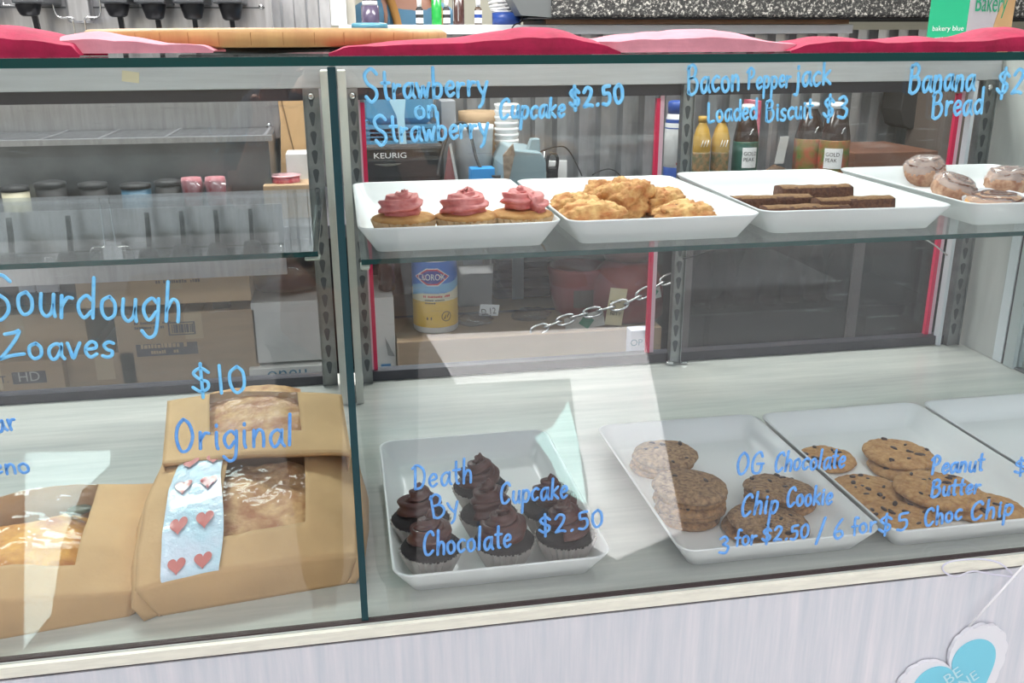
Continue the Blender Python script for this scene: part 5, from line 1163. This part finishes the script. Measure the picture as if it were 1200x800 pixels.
mb = MB(); text_mb('HD', .036, mb, (x0_+.012, 2.3284, z0_+.006)); mb.build('lettering', mat('grey_print', (.4, .38, .36), .7), t, True)
mb = MB(); q = PY(-6, 449, 2.33); text_mb('FT.', .026, mb, (q.x, 2.3290, q.z)); mb.build('lettering', M_pr, t, True)
cbox('plain brown carton between the HD carton and the barcode carton', 99, 412, 157, 560, 2.36, .3, M_card, zb=SH)
simple_box('dark_crate', 'black crate in shadow above the flat carton at the far left', 'crate', -80, 318, 88, 364, 2.45, .3, M_blackm)
for i, px in enumerate((30, 54)):
    q = PY(px, 340, 2.42); t = thing('white_napkin_pack', ['narrow white napkin pack standing in the black crate at the left', 'wider blue-white napkin pack in the black crate'][i], 'napkins', (q.x, 2.43, PY(px, 343, 2.43).z)); MB().rbox((-.02-.006*i, 0, 0), (.02+.008*i, .012, .10), .004).build('pack_body', mat('pale_blue_white', (.5, .52, .6), .6), t)
t, _ = cbox('white carton with a torn flap standing right of the brown stack', 300, 351, 380, 426, 2.36, .3, M_card_w, group=None, name='white_carton', tape=False)
t, r5 = cbox('white carton with blue lettering below the torn one', 304, 427, 384, 560, 2.34, .32, M_card_w, zb=SH, group=None, name='white_carton', tape=False)
mb = MB(); q = PY(313, 445, 2.338); text_mb('oneu', .052, mb, (q.x, 2.3385, q.z)); mb.build('lettering', mat('blue_grey_ink', (.07, .20, .30), .6), t, True)
x0_, x1_, z0_, z1_ = fr(290, 303, 373, 350, 2.38)
t = thing('wrapped_brown_loaf', 'dark brown plastic-wrapped bundle on the torn white carton', 'package', ((x0_+x1_)/2, 2.46, z0_+.001))
l_ = lump((x1_-x0_)/2, .07, (z1_-z0_)/1.9, 5, .12, 2, 24, .2); l_.build('bundle', mat('dark_maroon_bread', (.09, .035, .03), .5, col2=(.05, .02, .02), vs=18), t)
l_.v = [Vector((v.x*1.03, v.y*1.05, v.z*1.04)) for v in l_.v]; l_.build('film_wrap', M_clear, t)

# ------------------------------------------------------------------ under the counter, middle bay
x0_, x1_, z0_, z1_ = fr(434, 347, 457, 560, 2.34)
t, _ = simple_box('white_carton', 'narrow white carton with peeling tape and a blue mark beside the wipes', 'box', 434, 348, 461, 560, 2.34, .25, M_card_w, zbase=SH)
x0_, x1_, z0_, z1_ = fr(447, 426, 458, 437, 2.338); MB().box((x0_, 2.3385, z0_), (x1_, 2.3394, z1_)).build('blue_mark', mat('blue_ink', (.04, .20, .42), .6), t, True)
x0_, x1_, z0_, z1_ = fr(452, 394, 460, 416, 2.338); MB().prism([(x0_, z1_), (x0_+.006, z0_), (x1_+.004, z0_-.004)], 2.335, 2.339, 'xz').build('peeling_tape', mat('grey_tape', (.25, .25, .24), .4), t, True)
q = PY(454, 346, 2.40); t = thing('small_jar', 'small dark ribbed glass jar on the narrow white carton', 'jar', (q.x, 2.41, PY(454, 348, 2.34).z+.001))
MB().lathe([(.020, 0), (.024, .006), (.021, .02), (.025, .035), (.021, .05), (.024, .065), (.018, .085), (.020, .105)], 22).build('jar_body', mat('dark_glass', (.035, .02, .02), .12, coat=.6), t)
YB = 2.32; BZ = PY(600, 393, YB).z; bx0, bx1 = PY(465, 400, YB).x, PY(775, 400, YB).x
t = thing('cardboard_box', 'wide low cardboard box carrying the wipes canister and red pots', 'box', ((bx0+bx1)/2, YB, SH))
MB().box((bx0, YB, SH), (bx1, 2.80, BZ)).build('carton_body', M_card, t, True, bevel=.003)
MB().box((bx0, YB+.22, BZ), (bx1, YB+.24, BZ+.0008)).build('flap_seam', M_pr, t, True)
# wipes canister
q = PZ(511, 384, BZ); rad = (PY(537, 350, q.y).x-PY(484.5, 350, q.y).x)/2
wc = thing('wipes_canister', 'blue and yellow cleaning wipes canister on the wide cardboard box', 'canister', (q.x, q.y, BZ+.0008)); WH = .215
MB().lathe([(rad*.93, 0), (rad, .006), (rad, WH*.93), (rad*.9, WH)], 40).build('canister_body', M_plastic, wc)
def band(z0_, z1_, m_, nm, k=1.006): return MB().lathe([(rad*k, z0_), (rad*k, z1_)], 48, cap0=False, cap1=False).build(nm, m_, wc)
M_wy = mat('yellow_label', (.80, .50, .05), .4); M_wb = mat('royal_blue_label', (.02, .16, .60), .4); M_wlb = mat('light_blue_label', (.22, .48, .75), .4)
lb = band(.018, .105, M_wy, 'yellow_label'); band(.090, .122, mat('cream_label', (.80, .74, .52), .4), 'cream_label', 1.007); band(.118, WH*.92, M_wb, 'blue_label', 1.0065)
mb = MB(); N = 40; v = []
for i in range(N+1):
    x = rad*(-1.35+2.7*i/N); zc = .118+.024*(i/N)**1.5+.006*math.sin(i/N*6); v += [Vector((x, 0, zc-.012-.004*(1-i/N))), Vector((x, 0, zc+.012))]
mb.add(v, [(2*i, 2*i+2, 2*i+3, 2*i+1) for i in range(N)]); wrap(mb, 0, 0, rad*1.010); mb.build('swoosh', M_wlb, wc)
def plate(pts, nm, m_, k):
    mb = MB(); c = sum((Vector((p[0], 0, p[1])) for p in pts), Vector())/len(pts); P2 = [Vector((p[0], 0, p[1])) for p in pts]; n = len(P2); vs = [c]
    for f in (.5, 1): vs += [c.lerp(p_, f) for p_ in P2]
    mb.add(vs, [(0, 1+i, 1+(i+1) % n) for i in range(n)]+[(1+i, 1+n+i, 1+n+(i+1) % n, 1+(i+1) % n) for i in range(n)]); wrap(mb, 0, 0, rad*k); return mb.build(nm, m_, wc)
def diamond(cx, cz, w_, h_, n=5):
    c = [(cx-w_, cz), (cx-w_*.25, cz+h_), (cx+w_*.35, cz+h_), (cx+w_, cz), (cx+w_*.35, cz-h_), (cx-w_*.25, cz-h_)]; out = []
    for i in range(6):
        a_, b_ = c[i], c[(i+1) % 6]; out += [(a_[0]+(b_[0]-a_[0])*j/n, a_[1]+(b_[1]-a_[1])*j/n) for j in range(n)]
    return out
plate(diamond(-.014, .157, .050, .024), 'white_border', M_wink, 1.012); plate(diamond(-.014, .157, .047, .0215), 'red_border', mat('emblem_red', (.65, .03, .06), .4), 1.014); plate(diamond(-.014, .157, .042, .0175), 'emblem_field', mat('emblem_navy', (.05, .05, .30), .4), 1.016)
mb = text_mb('CLOROX', .0245, None, (-.0530, 0, .149), sx=.74); wrap(mb, 0, 0, rad*1.02); mb.build('lettering', M_wink, wc)
mb = MB(); text_mb('Disinfecting Wipes', .0085, mb, (-.035, 0, .112)); wrap(mb, 0, 0, rad*1.012); mb.build('lettering', M_wb, wc)
mb = MB(); text_mb(17, .0085, mb, (-.038, 0, .101)); wrap(mb, 0, 0, rad*1.012); mb.build('lettering', mat('red_ink', (.6, .03, .05), .5), wc)
mb = MB(); text_mb(18, .006, mb, (-.034, 0, .092)); text_mb(10, .006, mb, (-.034, 0, .084)); text_mb(3, .011, mb, (-.030, 0, .040)); wrap(mb, 0, 0, rad*1.012); mb.build('lettering', M_ink, wc)
mb = MB().tube([(.024+.013*math.cos(a), 0, .048+.013*math.sin(a)) for a in [2*PI*i/24 for i in range(24)]], .0011, 5, closed=True).tube([(.018, 0, .041), (.023, 0, .052), (.026, 0, .044), (.031, 0, .055)], .0016, 5); wrap(mb, 0, 0, rad*1.006); mb.build('round_emblem', M_ink, wc)
# clear containers, paper with writing
x0_, x1_, z0_, z1_ = fr(536, 302, 578, 351, 2.62)
t = thing('grey_bin', 'grey-white open plastic bin behind the wipes canister', 'bin', ((x0_+x1_)/2, 2.66, BZ+.001))
MB().prism([(x0_+.006, BZ+.001), (x1_-.006, BZ+.001), (x1_, z1_-.02), (x0_, z1_-.02)], 2.62, 2.626, 'xz').prism([(x0_+.006, BZ+.001), (x1_-.006, BZ+.001), (x1_, z1_+.01), (x0_, z1_+.01)], 2.74, 2.746, 'xz').box((x0_+.004, 2.626, BZ+.001), (x0_+.009, 2.74, z1_)).box((x1_-.009, 2.626, BZ+.001), (x1_-.004, 2.74, z1_)).box((x0_+.006, 2.62, BZ+.001), (x1_-.006, 2.74, BZ+.006)).build('bin_body', mat('cloudy_grey_plastic', (.46, .46, .47), .35), t, True)
MB().box((x0_+.03, 2.70, BZ+.02), (x1_-.02, 2.705, z1_+.03)).build('pale_card', mat('pale_blue_card', (.5, .56, .68), .5), t, True)
for i, (px, py, rx, lbl) in enumerate(((556, 378, .05, 'clear clamshell lid lying on the box right of the wipes'), (622, 372, .055, 'crumpled clear plastic cup lid left of the chain'))):
    q = PZ(px, py, BZ+.004); o = lump(rx, .035, .016, i+7, .25, 3, 20).build('clear_lid', M_clear, None, loc=(q.x, q.y, BZ+.0012)); tag(o, lbl, 'lid')
q = PZ(573, 371, BZ+.006); t = thing('paper_tag', 'white paper slip handwritten D 12', 'paper', (q.x, q.y, BZ+.004))
mb = MB().prism([(-.030, -.010), (.026, -.016), (.034, .012), (-.022, .018)], 0, .0006, 'xz'); 
for v in mb.v: v.y += .012*math.sin((v.x+.03)*30)+(v.z)*.6; 
mb.v = [Vector((v.x, v.y+.0, max(.0, v.z+.018))) for v in mb.v]; mb.build('paper_slip', M_wink, t)
mb = MB(); text_mb('D 12', .022, mb, (-.024, -.0030, .012)); [v.__setattr__('y', v.y-.010+.6*(v.z-.018)+.012*math.sin((v.x+.03)*30)) for v in mb.v]; mb.build('lettering', M_ink, t)
# dark blue bundle
x0_, x1_, z0_, z1_ = fr(578, 300, 648, 352, 2.70)
t = thing('navy_bundle', 'dark navy folded fabric bundle behind the clear lids', 'fabric', ((x0_+x1_)/2, 2.72, BZ+.001))
mb = MB(); 
for k in range(5): mb.rbox((x0_+.004*(k % 2), 2.68, BZ+.001+k*.030), (x1_-.004*((k+1) % 2), 2.79, BZ+.030+k*.030), .012)
mb.build('folded_fabric', mat('navy_cloth', (.02, .025, .07), .6, var=.3, vs=10), t, True)
MB().box((x0_+.055, 2.672, BZ+.001), (x0_+.09, 2.679, BZ+.15)).build('shiny_strip', mat('grey_blue_strip', (.22, .28, .34), .3), t, True)
# red pots
M_rpot = mat('red_glazed_pot', (.27, .035, .04), .45, var=.25, vs=12)
q = PZ(679, 369, BZ); rp = thing('red_pot', 'red open pot with a dark square label, left of the chain', 'pot', (q.x, q.y+.03, BZ+.001))
rr = (PY(711, 330, q.y).x-PY(645, 330, q.y).x)/2
MB().lathe([(rr*.62, 0), (rr*.80, .012), (rr*.95, .06), (rr, .115), (rr*1.05, .13), (rr*1.05, .14), (rr*.95, .14), (rr*.9, .115), (rr*.72, .02), (.004, .016)], 36, cap1=False).build('pot_body', M_rpot, rp)
pln = MB()
for k in range(6): pln.add([(-.03+.01*k, 0, .035), (-.02+.01*k, 0, .035), (-.02+.01*k, 0, .085), (-.03+.01*k, 0, .085)], [(0, 1, 2, 3)], 0, False)
wrap(pln, 0, 0, rr*.985); pln.build('dark_label', mat('dark_olive_label', (.09, .06, .05), .5), rp)
q = PZ(757, 392, BZ); rp = thing('red_jug', 'large red jar with a dark maroon lid behind the pink door edge', 'jar', (q.x, q.y+.19, BZ+.001)); rr = .100
MB().lathe([(rr*.95, 0), (rr*1.05, .01), (rr*1.05, .07), (rr*1.0, .105), (rr*.85, .135), (rr*.62, .16)], 36).build('jar_body', M_rpot, rp)
MB().lathe([(rr*.66, .168), (rr*.68, .19), (rr*.60, .20), (rr*.62, .245), (rr*.3, .255)], 36).build('jar_lid', mat('dark_maroon', (.12, .03, .025), .35), rp)
MB().rbox((.05, -.085, .225), (.066, -.07, .245), .003).build('orange_toggle', mat('orange_plastic', (.75, .25, .05), .4), rp)
# chain
cpts = catmull([PY(632, 386, 2.335), PY(655, 377, 2.335), PY(680, 369, 2.335), PY(705, 363, 2.33), PY(735, 354, 2.325), PY(760, 340, 2.325), PY(785, 326, 2.33), PY(800, 322, 2.34)], 12)
chn = thing('steel_chain', 'shiny steel link chain draped in front of the red pots', 'chain', tuple(cpts[0]))
cum = [0]
for i in range(1, len(cpts)): cum.append(cum[-1]+(cpts[i]-cpts[i-1]).length)
link_m = None; s_ = .0; k = 0; base = Vector(chn.location)
while s_ < cum[-1]-.02:
    i = max(j for j in range(len(cum)) if cum[j] <= s_+.001); i = min(i, len(cpts)-2)
    p_ = cpts[i].lerp(cpts[i+1], (s_-cum[i])/max(1e-6, cum[i+1]-cum[i])); d = (cpts[i+1]-cpts[i]).normalized()
    if link_m is None:
        L_, W_ = .025, .0125; pts = [(L_*math.copysign(abs(math.cos(a))**.8, math.cos(a)), W_*math.copysign(abs(math.sin(a))**.8, math.sin(a)), 0) for a in [2*PI*j/20 for j in range(20)]]
        o = MB().tube(pts, .0038, 8, closed=True).build('chain_link', M_chrome, chn); link_m = o.data
    else: o = bpy.data.objects.new('chain_link', link_m); C.objects.link(o); o.parent = chn
    R_ = d.to_track_quat('X', 'Z').to_matrix().to_4x4() @ Matrix.Rotation((PI/2 if k % 2 else .0)+1.2, 4, 'X'); o.matrix_local = Matrix.Translation(p_-base) @ R_
    s_ += .038; k += 1
def tagcard(label, px0, py0, px1, py1, Y, ang_, m_, txt, ink, em=None):
    c = PY((px0+px1)/2, (py0+py1)/2, Y); w_ = (PY(px1, py0, Y).x-PY(px0, py0, Y).x)/2; h_ = (PY(px0, py0, Y).z-PY(px0, py1, Y).z)/2
    t = thing('price_tag', label, 'tag', tuple(c)); t.rotation_euler = (0, ang_, 0)
    MB().box((-w_, 0, -h_), (w_, .0012, h_)).build('card', m_, t)
    mb = MB()
    for (s__, x, z, sz) in txt: text_mb(s__, sz, mb, (x*w_, -.0006, z*h_))
    if txt: mb.build('lettering', ink, t)
    if em: MB().prism([(em[0]*w_+em[1]*math.cos(a), em[1]*math.sin(a)) for a in (0, PI/2, PI, 1.5*PI)], -.0012, -.0003, 'xz').build('green_emblem', mat('green_ink', (.02, .22, .12), .5), t); mb = MB(); 
    return t
M_cream = mat('cream_card', (.66, .56, .36), .6)
tagcard('cream hanging tag with black writing on the chain', 712, 338, 732, 381, 2.335, math.radians(8), M_cream, [('NITY', -.6, -.45, .014), (10, -.8, .25, .006)], M_ink)
tagcard('pale tag with a green diamond emblem below the chain', 662, 368, 708, 386, 2.345, math.radians(-10), M_card_w, [], M_ink, (.1, .022))
tagcard('small pale tag with a green emblem behind the pink door edge', 760, 334, 774, 350, 2.345, math.radians(-12), M_card_w, [], M_ink, (.0, .012))
simple_box('white_carton', 'white carton with blue OP lettering in front of the red jar', 'box', 733, 386, 764, 560, 2.26, .04, mat('lavender_white', (.60, .62, .72), .6), zbase=UB+.001)
q = PY(742, 402, 2.258); o = text_mb('OP', .026, None, (q.x-.008, 2.2595, q.z-.008)); ob_ = [x for x in C.objects if x.name.startswith('white_carton') and 'OP' in x['label']][0] if True else None
o.build('lettering', mat('blue_grey_ink', (.07, .20, .30), .6), ob_, True)

# ------------------------------------------------------------------ under the counter, right bay: glass-door cooler
cx0, cx1 = PY(806, 300, 2.30).x, PY(1125, 300, 2.30).x
co = thing('drinks_cooler', 'dark glass-fronted drinks cooler under the back counter at the right', 'cooler', ((cx0+cx1)/2, 2.32, SH))
M_cool = mat('charcoal_enamel', (.04, .035, .04), .4)
MB().box((cx0, 2.70, SH), (cx1, 2.72, CT-.045)).box((cx0, 2.33, SH), (cx0+.02, 2.70, CT-.045)).box((cx1-.02, 2.33, SH), (cx1, 2.70, CT-.045)).box((cx0, 2.33, CT-.065), (cx1, 2.70, CT-.045)).box((cx0, 2.33, SH), (cx1, 2.70, SH+.02)).build('cooler_body', M_cool, co, True)
xm = PY(1003, 350, 2.30).x
dr = MB().box((xm-.012, 2.312, SH), (xm+.018, 2.329, CT-.045)).box((cx0, 2.312, SH), (cx0+.02, 2.329, CT-.045)).box((cx1-.02, 2.312, SH), (cx1, 2.329, CT-.045)).build('door_frame', mat('worn_bronze_frame', (.13, .11, .11), .45), co, True)
MB().box((cx0+.02, 2.318, SH+.01), (xm-.012, 2.322, CT-.05)).box((xm+.018, 2.318, SH+.01), (cx1-.02, 2.322, CT-.05)).build('door_glass', glass('tinted_glass', (.55, .53, .55), 1.1), dr, True)
MB().box((cx0+.02, 2.34, -.135), (cx1-.02, 2.69, -.129)).build('wire_shelf', M_steel_d, co, True)
for i in range(7):
    px = 826+i*26; q = PY(px, 350, 2.40); t = thing('cooler_bottle', 'dim bottle behind the cooler glass, number %s from the left' % ['one', 'two', 'three', 'four', 'five', 'six', 'seven'][i], 'bottle', (q.x, 2.42, -.128), 0, 'bottles in the cooler')
    MB().lathe([(.024, 0), (.027, .01), (.027, .11), (.012, .15), (.012, .17)], 18).build('bottle_body', mat('dim_brown_bottle', (.10, .05, .05), .3), t)
    MB().lathe([(.014, .17), (.014, .19), (.008, .192)], 14).build('cap', [mat('red_cap', (.6, .03, .03), .4), mat('lilac_cap', (.4, .25, .5), .4), M_wink][i % 3], t)
# thin wires in front of the sliding doors
for i, pts in enumerate(([(800, 303, 1.608), (820, 298, 1.608), (845, 288, 1.608)], [(1082, 279, 1.608), (1095, 287, 1.608), (1110, 299, 1.608)])):
    MB().tube(catmull([PY(*k) for k in pts], 6), .0016, 6).build('wire' if i == 0 else 'beaded_chain', M_blackm if i == 0 else M_chrome, case, True)

# ------------------------------------------------------------------ what the front glass mirrors: the photographer and the sunlit forecourt
figure('person', 'person in dark clothes standing before the case with both hands raised', (-.02, -.42, FL), PI, 1.68, M_skin, mat('dark_grey_shirt', (.05, .05, .06), .85), mat('black_jeans', (.025, .025, .03), .85), mat('black_hair', (.03, .02, .02), .6),
       (((-.20, -.10, 1.16), (-.12, -.22, 1.36)), ((.20, -.10, 1.16), (.12, -.22, 1.36))))
